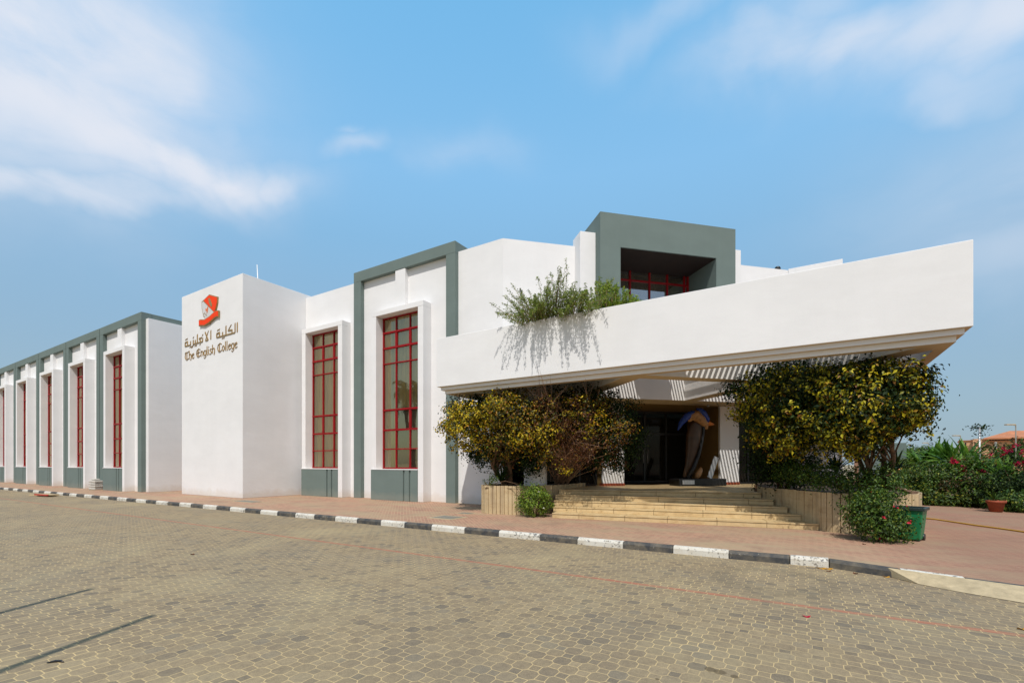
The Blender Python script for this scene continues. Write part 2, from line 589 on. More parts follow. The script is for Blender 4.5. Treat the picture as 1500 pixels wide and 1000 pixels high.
def road_mat():
    """grey-tan interlocking pavers (octagon and square) in sandy joints, tyre marks, one red marking line"""
    m, t, b = new_mat('road_pavers')
    g = t.add('ShaderNodeNewGeometry')
    P = g.outputs['Position']
    x, y, z = t.sep(P)
    wob = t.add('ShaderNodeTexNoise')
    t.l.new(P, wob.inputs['Vector'])
    wob.inputs['Scale'].default_value = 3.0
    wob.inputs['Detail'].default_value = 3
    wx_, wy_, wz_ = t.sep(wob.outputs['Color'])
    xx = t.math('MULTIPLY_ADD', t.math('SUBTRACT', wx_, 0.5), 0.045, x)
    yy = t.math('MULTIPLY_ADD', t.math('SUBTRACT', wy_, 0.5), 0.045, y)
    p = 0.187
    u = t.math('MULTIPLY', t.math('ADD', xx, yy), 0.7071 / p)
    v = t.math('MULTIPLY', t.math('SUBTRACT', xx, yy), 0.7071 / p)
    iu = t.math('FLOOR', u)
    iv = t.math('FLOOR', v)
    fu = t.math('ABSOLUTE', t.math('SUBTRACT', t.math('SUBTRACT', u, iu), 0.5))
    fv = t.math('ABSOLUTE', t.math('SUBTRACT', t.math('SUBTRACT', v, iv), 0.5))
    s = t.math('ADD', fu, fv)
    cc = 0.63
    insq = t.math('GREATER_THAN', s, cc)
    d_edge = t.math('MINIMUM', t.math('SUBTRACT', 0.5, fu), t.math('SUBTRACT', 0.5, fv))
    d_oct = t.math('MINIMUM', d_edge, t.math('MULTIPLY', t.math('SUBTRACT', cc, s), 0.7071))
    d_sq = t.math('MULTIPLY', t.math('SUBTRACT', s, cc), 0.7071)
    d = t.math('ADD', t.math('MULTIPLY', d_oct, t.math('SUBTRACT', 1.0, insq)), t.math('MULTIPLY', d_sq, insq))
    jn = t.noise(P, 1.1, 4, 0.6)
    jw = t.maprange(jn, 0.3, 0.75, 0.020, 0.044)
    joint = t.maprange(t.math('DIVIDE', d, jw), 0.35, 1.0, 1.0, 0.0, True)
    # id per stone
    ru = t.math('ROUND', u)
    rv = t.math('ROUND', v)
    idu = t.math('ADD', t.math('MULTIPLY', iu, t.math('SUBTRACT', 1.0, insq)), t.math('MULTIPLY', t.math('ADD', ru, 0.37), insq))
    idv = t.math('ADD', t.math('MULTIPLY', iv, t.math('SUBTRACT', 1.0, insq)), t.math('MULTIPLY', t.math('ADD', rv, 0.73), insq))
    wn = t.add('ShaderNodeTexWhiteNoise', noise_dimensions='2D')
    t.l.new(t.comb(idu, idv, 0.0), wn.inputs['Vector'])
    stone = t.ramp(wn.outputs['Value'], [(0.0, (0.18, 0.145, 0.10)), (0.15, (0.242, 0.184, 0.113)), (0.6, (0.274, 0.209, 0.124)), (0.9, (0.306, 0.234, 0.139)), (1.0, (0.225, 0.182, 0.122))])
    fine = t.noise(P, 90, 3, 0.7)
    stone = t.mix(1.0, stone, t.ramp(fine, [(0.25, (0.72, 0.72, 0.73)), (0.75, (1.18, 1.18, 1.17))]), 'MULTIPLY')
    mot = t.noise(P, 14, 4, 0.65)
    stone = t.mix(1.0, stone, t.ramp(mot, [(0.28, (0.80, 0.80, 0.84)), (0.72, (1.14, 1.13, 1.10))]), 'MULTIPLY')
    # darker tyre-worn areas and pale sanded areas
    big = t.noise(t.mapping(P, scale=(0.55, 1.0, 1.0), rot=(0, 0, R(-18))), 0.55, 5, 0.62)
    stone = t.mix(t.maprange(big, 0.44, 0.70, 0.0, 0.6), stone, (0.172, 0.145, 0.108))
    sandn = t.noise(P, 0.42, 6, 0.65, 0.4)
    sand = (0.36, 0.29, 0.165)
    stone = t.mix(t.maprange(sandn, 0.5, 0.72, 0.0, 0.55), stone, sand)
    jvis = t.maprange(t.noise(P, 0.8, 4, 0.6), 0.33, 0.62, 0.5, 1.0)
    col = t.mix(t.math('MULTIPLY', joint, jvis), stone, (0.56, 0.41, 0.20))
    # red painted line parallel to the kerb
    ly = t.math('ABSOLUTE', t.math('SUBTRACT', y, t.math('MULTIPLY_ADD', x, 0.012, 6.92)))
    ln = t.noise(P, 6.0, 5, 0.7)
    lm = t.math('MULTIPLY', t.maprange(ly, 0.045, 0.06, 1.0, 0.0), t.maprange(ln, 0.34, 0.6, 0.3, 0.85))
    lm = t.math('MULTIPLY', lm, t.math('SUBTRACT', 1.0, t.math('MULTIPLY', joint, 0.6)))
    col = t.mix(lm, col, (0.36, 0.125, 0.075))
    # a few oil spots
    for (sx, sy, sr, sxs) in [(-0.68, 4.36, 0.055, 1.0), (-0.60, 4.35, 0.055, 1.0), (-0.48, 4.32, 0.035, 1.0), (-0.38, 4.2, 0.025, 1.0), (-1.02, 3.93, 0.02, 1.0), (-0.4, 8.2, 0.75, 0.0)]:
        dd = t.math('SQRT', t.math('ADD', t.math('POWER', t.math('SUBTRACT', x, sx), 2.0), t.math('POWER', t.math('SUBTRACT', y, sy), 2.0)))
        dd = t.math('ADD', dd, t.math('MULTIPLY', t.math('SUBTRACT', t.noise(P, 9.0, 3), 0.5), sr * 0.9))
        if sxs:
            col = t.mix(t.maprange(dd, sr * 0.75, sr * 1.1, 0.7, 0.0, True), col, (0.09, 0.065, 0.035))
        else:
            ring = t.maprange(t.math('ABSOLUTE', t.math('SUBTRACT', dd, sr)), 0.0, 0.3, 0.28, 0.0, True)
            col = t.mix(ring, col, (0.10, 0.085, 0.06))
    t.put(b.inputs['Base Color'], col)
    b.inputs['Roughness'].default_value = 0.9
    b.inputs['Specular IOR Level'].default_value = 0.3
    h = t.math('ADD', t.math('MULTIPLY', t.math('SUBTRACT', 1.0, joint), 1.0), t.math('MULTIPLY', fine, 0.25))
    bump(t, b, h, 0.25, 0.005)
    return m


def pink_mat():
    """pink concrete bricks with sand lying over them"""
    m, t, b = new_mat('pink_pavers')
    g = t.add('ShaderNodeNewGeometry')
    P = g.outputs['Position']
    br = t.add('ShaderNodeTexBrick')
    t.put(br.inputs['Vector'], t.mapping(P, rot=(0, 0, R(45))))
    br.inputs['Scale'].default_value = 1.0
    br.inputs['Brick Width'].default_value = 0.2
    br.inputs['Row Height'].default_value = 0.1
    br.inputs['Mortar Size'].default_value = 0.006
    br.inputs['Mortar Smooth'].default_value = 0.3
    br.inputs['Color1'].default_value = (0.40, 0.225, 0.15, 1)
    br.inputs['Color2'].default_value = (0.30, 0.165, 0.115, 1)
    br.inputs['Mortar'].default_value = (0.50, 0.37, 0.23, 1)
    br.inputs['Bias'].default_value = -0.1
    x, y, z = t.sep(P)
    n1 = t.noise(t.mapping(P, scale=(0.5, 1.2, 1), rot=(0, 0, R(6))), 0.8, 6, 0.62, 0.3)
    n2 = t.noise(P, 5.0, 4, 0.6)
    sand = t.mix(n2, (0.40, 0.30, 0.185), (0.33, 0.26, 0.165))
    col = t.mix(t.maprange(n1, 0.42, 0.64, 0.0, 0.8), br.outputs['Color'], sand)
    dk = t.noise(P, 0.9, 5, 0.6)
    col = t.mix(t.maprange(dk, 0.52, 0.75, 0.0, 0.4), col, (0.17, 0.11, 0.085))
    # the part round the corner is older and darker red
    col = t.mix(t.maprange(t.math('SUBTRACT', x, t.math('MULTIPLY', n1, 1.5)), 0.2, 2.0, 0.0, 0.5), col, (0.22, 0.105, 0.07))
    t.put(b.inputs['Base Color'], col)
    b.inputs['Roughness'].default_value = 0.92
    b.inputs['Specular IOR Level'].default_value = 0.25
    bump(t, b, t.math('ADD', t.math('MULTIPLY', br.outputs['Fac'], -1.0), t.math('MULTIPLY', n2, 0.6)), 0.3, 0.004)
    return m


def kerb_mat(name, col, chip, amount):
    m, t, b = new_mat(name)
    g = t.add('ShaderNodeNewGeometry')
    P = g.outputs['Position']
    n = t.noise(P, 16, 6, 0.7)
    n2 = t.noise(P, 1.3, 3)
    k = t.math('ADD', n, t.math('MULTIPLY', n2, 0.35))
    c = t.mix(t.maprange(k, amount, amount + 0.05, 0.0, 0.9), col, chip)
    d = t.noise(P, 5, 4)
    c = t.mix(t.maprange(d, 0.4, 0.75, 0.0, 0.35), c, (0.40, 0.32, 0.2))
    t.put(b.inputs['Base Color'], c)
    b.inputs['Roughness'].default_value = 0.75
    bump(t, b, n, 0.4, 0.006)
    return m


def stone_mat(name, grey=0.0, vert=0.7):
    """travertine slabs, brown dirt in the joints and at the edges"""
    m, t, b = new_mat(name)
    g = t.add('ShaderNodeNewGeometry')
    P = g.outputs['Position']
    x, y, z = t.sep(P)
    n = t.noise(t.mapping(P, scale=(1, 1, 2.5)), 2.6, 6, 0.65, 0.8)
    n2 = t.noise(P, 22, 4, 0.65)
    c = t.ramp(n, [(0.28, (0.44, 0.27, 0.10)), (0.45, (0.62, 0.44, 0.205)), (0.7, (0.70, 0.53, 0.28))])
    c = t.mix(t.maprange(n2, 0.55, 0.8, 0.0, 0.5), c, (0.36, 0.24, 0.12))
    dirt = t.noise(t.mapping(P, scale=(6, 6, 0.7)), 1.0, 4, 0.6)
    c = t.mix(t.maprange(dirt, 0.46, 0.72, 0.0, 0.75 * vert), c, (0.20, 0.115, 0.045))
    c = t.mix(grey, c, (0.36, 0.31, 0.23))
    t.put(b.inputs['Base Color'], c)
    b.inputs['Roughness'].default_value = 0.6
    bump(t, b, n2, 0.25, 0.006)
    return m


M['road'] = road_mat()
M['pink'] = pink_mat()
M['kerb_white'] = kerb_mat('kerb_white_paint', (0.62, 0.595, 0.53), (0.12, 0.115, 0.11), 0.735)
M['kerb_black'] = kerb_mat('kerb_black_paint', (0.042, 0.044, 0.047), (0.25, 0.23, 0.19), 0.80)
M['stone'] = stone_mat('planter_travertine', 0.4, 1.0)
M['step_stone'] = stone_mat('step_travertine', 0.18, 0.3)
M['joint'] = plain('dirty_joint', (0.13, 0.062, 0.022), 0.9, 0.3, 9)
M['sand'] = plain('sandy_ground', (0.36, 0.28, 0.17), 0.95, 0.2, 0.3)

# ------------------------------------------------------------------ ground
ZR = -0.14
mb = MB()
mb.v = [(-900, -900, -0.30), (900, -900, -0.30), (900, 900, -0.30), (-900, 900, -0.30)]
mb.face([0, 1, 2, 3])
tag(mb.build('ground', M['sand']), kind='structure')

KERB = [(-70, 8.35), (-47, 8.72), (-34, 9.0), (-22.5, 9.27), (-1.18, 9.62), (0.4, 9.70), (1.34, 9.33), (2.53, 8.94), (5.0, 8.15), (10.0, 6.4), (30, -2.0)]


def kerb_y(x):
    for a, b_ in zip(KERB, KERB[1:]):
        if a[0] <= x <= b_[0]:
            return a[1] + (b_[1] - a[1]) * (x - a[0]) / (b_[0] - a[0])
    return KERB[-1][1]


# road sheet up to the kerb (runs on below it), pavement slab behind it
road_poly = [(-70, -60), (60, -60)] + [(60, -14.0)] + [(x, y + 0.06) for x, y in reversed(KERB)]
mb = MB().prism(road_poly, -0.28, ZR)
tag(mb.build('road', M['road']), kind='structure')
pav_poly = [(x, y + 0.13) for x, y in KERB] + [(60, -13.9), (60, 70), (-70, 70)]
mb = MB().prism(pav_poly, -0.27, 0.0)
tag(mb.build('pavement', M['pink']), kind='structure')

# kerb stones, painted alternately white and black
bounds = [1.30, 0.40, -0.18, -1.17, -2.19, -3.21, -4.25, -5.19, -6.33, -7.37, -8.47, -9.47, -10.4]
while bounds[-1] > -62:
    bounds.append(bounds[-1] - (1.02 + 0.05 * random.uniform(-1, 1)))
mb = MB()
mi = 1


def kerb_seg(mb, xa, xb, m, gap=0.006):
    n = max(1, int(abs(xb - xa) / 0.4))
    for i in range(1):
        x0, x1 = min(xa, xb) + gap, max(xa, xb) - gap
        prof = [(0.0, ZR - 0.1), (0.0, ZR + 0.10), (0.028, 0.010), (0.125, 0.012), (0.125, ZR - 0.1)]
        b = len(mb.v)
        dzr = random.uniform(-0.006, 0.006)
        dyr = random.uniform(-0.008, 0.008)
        for xx in (x0, x1):
            yk = kerb_y(xx) + dyr
            for (a, z) in prof:
                mb.v.append((xx, yk + a, z + (dzr if z > ZR else 0)))
        k = len(prof)
        for j in range(k - 1):
            mb.face([b + j, b + k + j, b + k + j + 1, b + j + 1], m)
        mb.face([b + j for j in range(k)], m)
        mb.face([b + k + j for j in reversed(range(k))], m)


for xa, xb in zip(bounds, bounds[1:]):
    kerb_seg(mb, xa, xb, mi)
    mi = 1 - mi
xs = [1.30, 2.0, 3.0, 4.0, 5.0, 6.2, 7.4, 8.6, 9.8, 12, 15]
mi = 0
for k, (xa, xb) in enumerate(zip(xs, xs[1:])):
    kerb_seg(mb, xa, xb, 0 if k < 1 else (1 if k % 2 else 0))
tag(mb.build('kerb', [M['kerb_white'], M['kerb_black']], bevel=0.01), kind='structure')
# cement ramp up to the kerb at the right
mb = MB()
b0 = 0
rp = [(1.16, 0.02), (1.5, 0.22), (1.9, 0.34), (2.45, 0.42), (3.4, 0.45), (5.0, 0.47), (7.0, 0.48), (10, 0.48)]
for x, wd in rp:
    yk = kerb_y(x)
    mb.v += [(x, yk + 0.02, 0.004), (x + 0.05 - wd * 0.35, yk - wd * 0.9, ZR + 0.006), (x, yk + 0.02, ZR - 0.05)]
for i in range(len(rp) - 1):
    a = i * 3
    mb.face([a, a + 1, a + 4, a + 3])
mb.face([0, 2, 1])
tag(mb.build('kerb_ramp', M['cement']), kind='structure')

# ------------------------------------------------------------------ the college building
bld = thing('college_building', 'long white college building with grey framed window bays, corner entrance and deep white canopy', 'building')
YF = 15.47      # face of the main wall
WT = 10.58      # wall top
CH = YF + 10.06  # chamfer plane: y - x
AX = 14.94      # symmetry axis of the entrance corner: x + y
XR = AX - YF    # right facade plane (x)
YC2 = AX + 10.06

# body: main facade, chamfer, right side (upper floors over the entrance recess)
wall_t = 0.3


def wall_open(mb, x0, x1, y0, y1, z1, opens):
    """wall along X with window openings (x0, x1, z0, z1), pieces butted end to end"""
    x = x0
    for a, b_, c_, d_ in sorted(opens):
        mb.box(x, a, y0, y1, 0, z1)
        mb.box(a, b_, y0, y1, 0, c_)
        mb.box(a, b_, y0, y1, d_, z1)
        x = b_
    mb.box(x, x1, y0, y1, 0, z1)


mb = MB()
wall_open(mb, -22.72, -10.06, YF, YF + wall_t, WT, [(-16.72 + q, -14.11 + q, 1.38, 8.45) for q in (0, -5.31)])
ch = [(-10.06, YF), (XR, YC2), (XR - 0.22, YC2 + 0.22), (-10.06 - 0.3, YF + wall_t), (-10.06, YF + wall_t)]
mb.build('facade_wall', M['white'], bld)
BOXU0, BOXU1 = 11.83, 17.96
mb = MB()
mb.prism([(-10.06, YF), uv(BOXU0 - .2, CH), uv(BOXU0 - .2, CH + 0.3), (-10.16, YF + wall_t)], 4.03, WT)
mb.prism([uv(BOXU1 + .2, CH), (XR, YC2), (XR - 0.3, YC2 + 0.1), uv(BOXU1 + .2, CH + 0.3)], 4.03, WT)
mb.prism([uv(BOXU0 - .2, CH), uv(BOXU1 + .2, CH), uv(BOXU1 + .2, CH + .3), uv(BOXU0 - .2, CH + .3)], 4.03, 6.5)
mb.build('corner_wall', M['white'], bld)
mb = MB().prism([(XR, YC2), (XR, 48), (XR - 0.3, 48), (XR - 0.3, YC2 + 0.1)], 0, WT)
mb.build('side_wall', M['white'], bld)
mb = MB().box(XR + 0.004, 1.52, 24.95, 25.3, 0, 10.62)
mb.build('wing_wall', M['white'], bld, 0.012)
mb = MB().prism([(-28, YF + 0.31), (-10.2, YF + 0.31), uv(BOXU0 - .25, CH + .31), uv(BOXU0 - .25, CH + 4), uv(BOXU1 + .25, CH + 4), uv(BOXU1 + .25, CH + .31), (XR - 0.32, YC2 + 0.15), (XR - 0.32, 48), (-28, 48)], 9.7, 9.95)
mb.build('roof', M['white'], bld)
# tower with the sign
mb = MB().box(-28.85, -22.72, 12.1, 17.6, 0, 10.77)
mb.build('tower', M['white'], bld, 0.015)


def make_bay_window(dx, dy, parent):
    """surround, plinth and red window of one bay; positions of the bay beside the entrance"""
    x0, x1 = -17.02 + dx, -13.80 + dx
    o0, o1 = -16.72 + dx, -14.11 + dx
    yf, yb = 14.95 + dy, YF + dy
    zs, zt, zo = 1.38, 8.69, 8.45
    mb = MB()
    mb.box(x0, x1, yf, yb + 0.03, zo, zt)
    mb.box(x0, o0, yf, yb + 0.03, zs + 0.02, zo)
    mb.box(o1, x1, yf, yb + 0.03, 0, zo)
    mb.build('window_surround', M['white'], parent, 0.014)
    mb = MB()
    pr = 0.02
    segs = [(x0 - 0.02, -14.98 + dx), (-14.88 + dx, -14.62 + dx), (-14.52 + dx, o1 - 0.004)]
    for a, b_ in segs:
        mb.box(a, b_, yf - pr, yb + 0.03, 0, zs)
    mb.box(x0, o1 - 0.004, yf + 0.05, yb + 0.03, 0, zs - 0.03)
    mb.build('plinth', M['grey'], parent, 0.01)
    mb = MB().box(x0 - 0.03, o1 - 0.003, yf - 0.035, yb - 0.07, zs + 0.002, zs + 0.035)
    mb.build('sill', M['white'], parent)
    # red window
    yg = yb - 0.06
    rows = [1.43, 2.33, 3.2, 4.15, 6.3, 7.02, 7.75, 8.44]
    cols = [o0 + 0.006, o0 + 0.87, o0 + 1.74, o1 - 0.006]
    mb = MB()
    fw = 0.028
    for i, cx in enumerate(cols):
        a, b_ = cx - fw, cx + fw
        if i == 0:
            a, b_ = cx, cx + 2 * fw
        if i == 3:
            a, b_ = cx - 2 * fw, cx
        mb.box(a, b_, yg - 0.05, yg + 0.04, rows[0], rows[-1])
    for i, rz in enumerate(rows):
        h = fw * (1.25 if i in (5, 6, 3) else 0.9)
        a, b_ = rz - h, rz + h
        if i == 0:
            a, b_ = rz, rz + 2 * fw
        if i == 7:
            a, b_ = rz - 2 * fw, rz
        mb.box(cols[0] + 0.002, cols[-1] - 0.002, yg - 0.06, yg + 0.034, a, b_)
    # opening sashes in the two narrow rows
    for r0, r1 in ((rows[5], rows[6]), (rows[2], rows[3])):
        for c0, c1 in zip(cols, cols[1:]):
            for (a, b_, c_, d_) in ((c0 + .03, c0 + .06, r0 + .03, r1 - .03), (c1 - .06, c1 - .03, r0 + .03, r1 - .03), (c0 + .06, c1 - .06, r0 + .03, r0 + .06), (c0 + .06, c1 - .06, r1 - .06, r1 - .03)):
                mb.box(a, b_, yg - 0.042, yg + 0.026, c_, d_)
    win = mb.build('window', M['red'], parent, 0.004)
    mb = MB()
    for c0, c1 in zip(cols, cols[1:]):
        for r0, r1 in zip(rows, rows[1:]):
            tx, tz = random.uniform(-.006, .006), random.uniform(-.006, .006)
            b = len(mb.v)
            mb.v += [(c0 + .02, yg + tx, r0 + .02), (c1 - .02, yg - tx, r0 + .02), (c1 - .02, yg - tx + tz, r1 - .02), (c0 + .02, yg + tx + tz, r1 - .02)]
            mb.face([b, b + 1, b + 2, b + 3])
    mb.build('pane', M['glass'], win)
    # curtains with folds in front of a dark room; the parting differs from bay to bay
    def fold_sheet(xa, xb, z0, z1, ph, dens):
        mb = MB()
        n = max(8, int((xb - xa) * dens))
        for i in range(n + 1):
            x = xa + (xb - xa) * i / n
            f = 0.055 * math.sin(i * 1.25 + ph) + 0.03 * math.sin(i * 0.57 + ph * 2)
            mb.v += [(x, yg + 0.22 + f, z0), (x, yg + 0.22 + f * 0.7, z1)]
        for i in range(n):
            mb.face([2 * i, 2 * i + 2, 2 * i + 3, 2 * i + 1], 0, True)
        return mb
    ph = random.uniform(0, 6)
    xa, xb = o0 - 0.12, o1 + 0.12
    if dx == 0:
        fold_sheet(xa, o0 + 0.78, 1.2, 8.6, ph, 24).build('curtain', M['curtain'], win)
        fold_sheet(o0 + 0.74, xb, 4.25, 8.6, ph + 1, 22).build('curtain', M['curtain'], win)
    else:
        cut = random.uniform(0.35, 0.65)
        xm = xa + (xb - xa) * cut
        fold_sheet(xa, xm, 1.2, 8.6, ph, 24).build('curtain', M['curtain'], win)
        fold_sheet(xm - 0.02, xb, 1.2, 8.6, ph + 2, 22).build('curtain', M['curtain'], win)
    mb = MB()
    y1_, y2_ = yb + 0.31, yb + 1.6
    r0_, r1_ = o0 - 0.4, o1 + 0.4
    mb.v = [(r0_, y1_, 1.0), (r1_, y1_, 1.0), (r1_, y1_, 8.8), (r0_, y1_, 8.8), (r0_, y2_, 1.0), (r1_, y2_, 1.0), (r1_, y2_, 8.8), (r0_, y2_, 8.8)]
    for q in ((4, 5, 6, 7), (0, 1, 5, 4), (1, 2, 6, 5), (2, 3, 7, 6), (3, 0, 4, 7)):
        mb.face(list(q))
    mb.build('room', M['room'], win)


def make_frame(dx, dy, ztop, parent, depth=0.35, open_wall=True):
    """grey portal frame round a bay with the white centre bar above the window"""
    xl, xr = -18.62 + dx, -12.29 + dx
    yf = 15.25 + dy
    yb = YF + dy
    mb = MB()
    mb.box(xl, xl + 0.5, yf, yb + depth, 0, ztop - 0.49)
    mb.box(xr - 0.5, xr, yf, yb + depth, 0, ztop - 0.49)
    mb.box(xl, xr, yf, yb + depth, ztop - 0.49, ztop)
    mb.build('bay_frame', M['grey'], parent, 0.012)
    mb = MB().box(-15.80 + dx, -15.18 + dx, yf + 0.02, yb + 0.02, 8.692, ztop - 0.492)
    mb.build('centre_bar', M['white'], parent, 0.01)


make_bay_window(0, 0, bld)
make_frame(0, 0, 10.97, bld, 1.3)
make_bay_window(-5.31, 0, bld)
# lower wing to the left, seven bays
WDX, WDY = -20.35, -3.65
PITCH = 6.44
for k in range(7):
    make_bay_window(WDX - PITCH * k, WDY, bld)
    make_frame(WDX - PITCH * k, WDY, 10.5, bld, 0.3)
mb = MB()
wall_open(mb, -80, -32.7, YF + WDY, YF + WDY + 0.3, 10.128, [(-16.72 + WDX - PITCH * k, -14.11 + WDX - PITCH * k, 1.38, 8.45) for k in range(7)])
mb.build('left_wing_wall', M['white'], bld)
mb = MB().box(-32.68, -32.32, 11.83, 24, 0, 10.13)
mb.build('left_wing_end_wall', M['white'], bld, 0.012)
mb = MB().box(-80, -32.66, 12.05, 24, 10.132, 10.5)
mb.build('left_wing_roof', M['grey'], bld, 0.01)
mb = MB().box(-32.3, -28.0, 20, 20.3, 0, 10.3)
mb.build('link_wall', M['white'], bld)

# white piers and the grey window box of the upper floor at the corner
def dpoly(u0, u1, v0, v1):
    return [uv(u0, v0), uv(u1, v0), uv(u1, v1), uv(u0, v1)]


vp = CH - 0.6 * 1.4142
vb = CH - 1.07 * 1.4142
hu_p = 20.19 - AX
hu_b = 19.18 - AX + 0.09
for sgn in (-1, 1):
    ua, ub = AX + sgn * hu_p, AX + sgn * (hu_b - 0.3)
    mb = MB().prism(dpoly(min(ua, ub), max(ua, ub), vp, CH + 0.3), 4.03, 10.92)
    mb.build('pier', M['white'], bld, 0.012)
u0, u1 = AX - hu_b, AX + hu_b
o0u, o1u = -6.09 + 17.92, -3.03 + 20.99
mb = MB()
mb.prism(dpoly(u0, u1, vb, vb + 6), 10.225, 11.53)
mb.prism(dpoly(u0, o0u, vb, vb + 6), 6.5, 10.225)
mb.prism(dpoly(o1u, u1, vb, vb + 6), 6.5, 10.225)
mb.prism(dpoly(u0, u1, vb + 4.0, vb + 6), 6.4, 10.225)
mb.prism(dpoly(o0u - .01, o1u + .01, vb + .02, vb + 5), 6.40, 6.5)
mb.build('window_box', M['grey'], bld)
vg = CH + 0.9 * 1.4142
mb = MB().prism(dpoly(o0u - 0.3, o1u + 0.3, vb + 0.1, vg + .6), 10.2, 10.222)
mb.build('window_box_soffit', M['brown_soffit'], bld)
mb = MB()
du = Vector((0.5, 0.5, 0)).normalized()
dv = Vector((-0.5, 0.5, 0)).normalized()


def dbar(mb, u, v, z0, z1, hu, hv, m=0):
    x, y = uv(u, v)
    mb.obox((x, y, (z0 + z1) / 2), du * hu, dv * hv, Vector((0, 0, (z1 - z0) / 2)), m)


bars_u = [-6.49 + 20.32, -5.81 + 20.99, -5.19 + 21.62, -4.57 + 22.23, -3.95 + 22.86]
for ub in bars_u + [o0u + 0.05, o1u - 0.05]:
    dbar(mb, ub, vg, 6.5, 10.2, 0.034, 0.05)
for zz in (9.78, 8.6):
    dbar(mb, (o0u + o1u) / 2, vg, zz - 0.034, zz + 0.034, (o1u - o0u) / 2.83, 0.045)
uw = mb.build('window', M['red'], bld, 0.004)
uw['label'] = 'broad red framed upper window deep inside the grey box'
mb = MB()
us = [o0u] + bars_u + [o1u]
for a, b_ in zip(us, us[1:]):
    for z0, z1 in ((6.5, 8.6), (8.6, 9.78), (9.78, 10.2)):
        dbar(mb, (a + b_) / 2, vg + 0.02, z0 + .03, z1 - .03, (b_ - a) / 2.83 - 0.02, 0.004)
mb.build('pane', M['sky_glass'], uw)
mb = MB()
dbar(mb, (o0u + o1u) / 2, vg + 0.5, 6.5, 10.2, (o1u - o0u) / 2.83 + .1, 0.01)
mb.build('curtain', M['curtain'], uw)

# ------------------------------------------------------------------ canopy over the entrance
YC = 12.1
XC = AX - YC - 0.08      # outer right face
XL = -10.55
CO = [(XL, YC), (XC, YC), (XC, AX - XL), (XR, AX - XL), (XR, YC2), (-10.06, YF), (XL, YF)]


def ring(i):
    return [(XL + i, YC + i), (XC - i, YC + i), (XC - i, AX - XL), (XR + 0.002, AX - XL), (XR + 0.002, YC2 - .002), (-10.058, YF - 0.002), (XL + i, YF - 0.002)]


f0 = YC + 0.42            # inner line of the front beam
r0 = XC - 0.42
vA, vBf, vBb, vC = 22.0, 16.75, 22.05, 16.1
uA, uB0, uB1 = 8.35, 9.07, 14.55


def mir(p):
    return (AX - p[1], AX - p[0])


hole_B = [uv(uB0, vBf), uv(uB1, vBf), uv(uB1, vBb), uv(uB0, vBb)]
hole_D = [mir(p) for p in hole_B]
hole_C = [(f0 - vC, f0), uv(uB1, vC), (uB1 - f0, f0)]
hole_E = [mir(p) for p in hole_C]
hole_E = [(min(p[0], r0), p[1]) for p in hole_E]
hole_A = [(uA - f0, f0), uv(uA, vA), (f0 - vA, f0)]
hole_F = [(min(mir(p)[0], r0), mir(p)[1]) for p in hole_A]
ZU, ZS = 4.03, 5.30
can = MB()
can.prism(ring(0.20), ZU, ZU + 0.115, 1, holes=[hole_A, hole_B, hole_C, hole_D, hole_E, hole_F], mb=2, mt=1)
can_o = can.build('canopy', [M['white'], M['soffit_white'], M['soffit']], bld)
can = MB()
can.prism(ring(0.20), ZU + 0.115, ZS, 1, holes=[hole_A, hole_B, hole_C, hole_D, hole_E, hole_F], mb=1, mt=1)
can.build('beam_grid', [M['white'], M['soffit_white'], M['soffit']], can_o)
# stepped fascia: lower band, upper band, tall parapet
# (each an L-shaped strip along the front and the right side)
def strip(i, wdt):
    return [(XL + i, YC + i), (XC - i, YC + i), (XC - i, AX - XL), (XC - i - wdt, AX - XL), (XC - i - wdt, YC + i + wdt), (XL + i, YC + i + wdt)]


mb = MB().prism(strip(0.10, 0.0985), ZU + 0.115, ZU + 0.24, 0, mb=1)
mb.build('lower_moulding', [M['white'], M['soffit']], can_o, 0.006)
mb = MB().prism(strip(0.0, 0.1985), ZU + 0.225, 5.90, 0, mb=1)
mb.prism([(XL, YC + .199), (XL + .2, YC + .199), (XL + .2, YF - .003), (XL, YF - .003)], ZU + 0.225, 5.90)
mb.build('parapet', [M['white'], M['soffit']], can_o, 0.012)
mb = MB().prism([(XL + 0.1, YC + .1985), (XL + .199, YC + .1985), (XL + .199, YF - .003), (XL + .1, YF - .003)], ZU + 0.115, ZU + 0.224)
mb.build('end_moulding', M['white'], can_o)
# closed coffers at both ends
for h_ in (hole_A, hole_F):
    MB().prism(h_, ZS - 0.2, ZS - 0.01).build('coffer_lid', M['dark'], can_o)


# slats over the open coffers
def clip_line(p, d, poly):
    ts = []
    for i in range(len(poly)):
        a, b_ = Vector(poly[i]), Vector(poly[(i + 1) % len(poly)])
        e = b_ - a
        den = d.x * e.y - d.y * e.x
        if abs(den) < 1e-9:
            continue
        q = a - p
        t_ = (q.x * e.y - q.y * e.x) / den
        s_ = (q.x * d.y - q.y * d.x) / den
        if -1e-6 <= s_ <= 1 + 1e-6:
            ts.append(t_)
    return (min(ts), max(ts)) if len(ts) > 1 else None


def slats(mb, poly, d, pitch, wd, z0, z1):
    d = Vector(d).normalized()
    nrm = Vector((-d.y, d.x))
    offs = [nrm.dot(Vector(p)) for p in poly]
    o = min(offs) + pitch * 0.5
    while o < max(offs):
        r_ = clip_line(nrm * o, d, poly)
        if r_ and r_[1] - r_[0] > 0.05:
            c = nrm * o + d * ((r_[0] + r_[1]) / 2)
            hl = (r_[1] - r_[0]) / 2 + 0.05
            mb.obox((c.x, c.y, (z0 + z1) / 2), Vector((d.x, d.y, 0)) * hl, Vector((nrm.x, nrm.y, 0)) * wd / 2, Vector((0, 0, (z1 - z0) / 2)))
        o += pitch


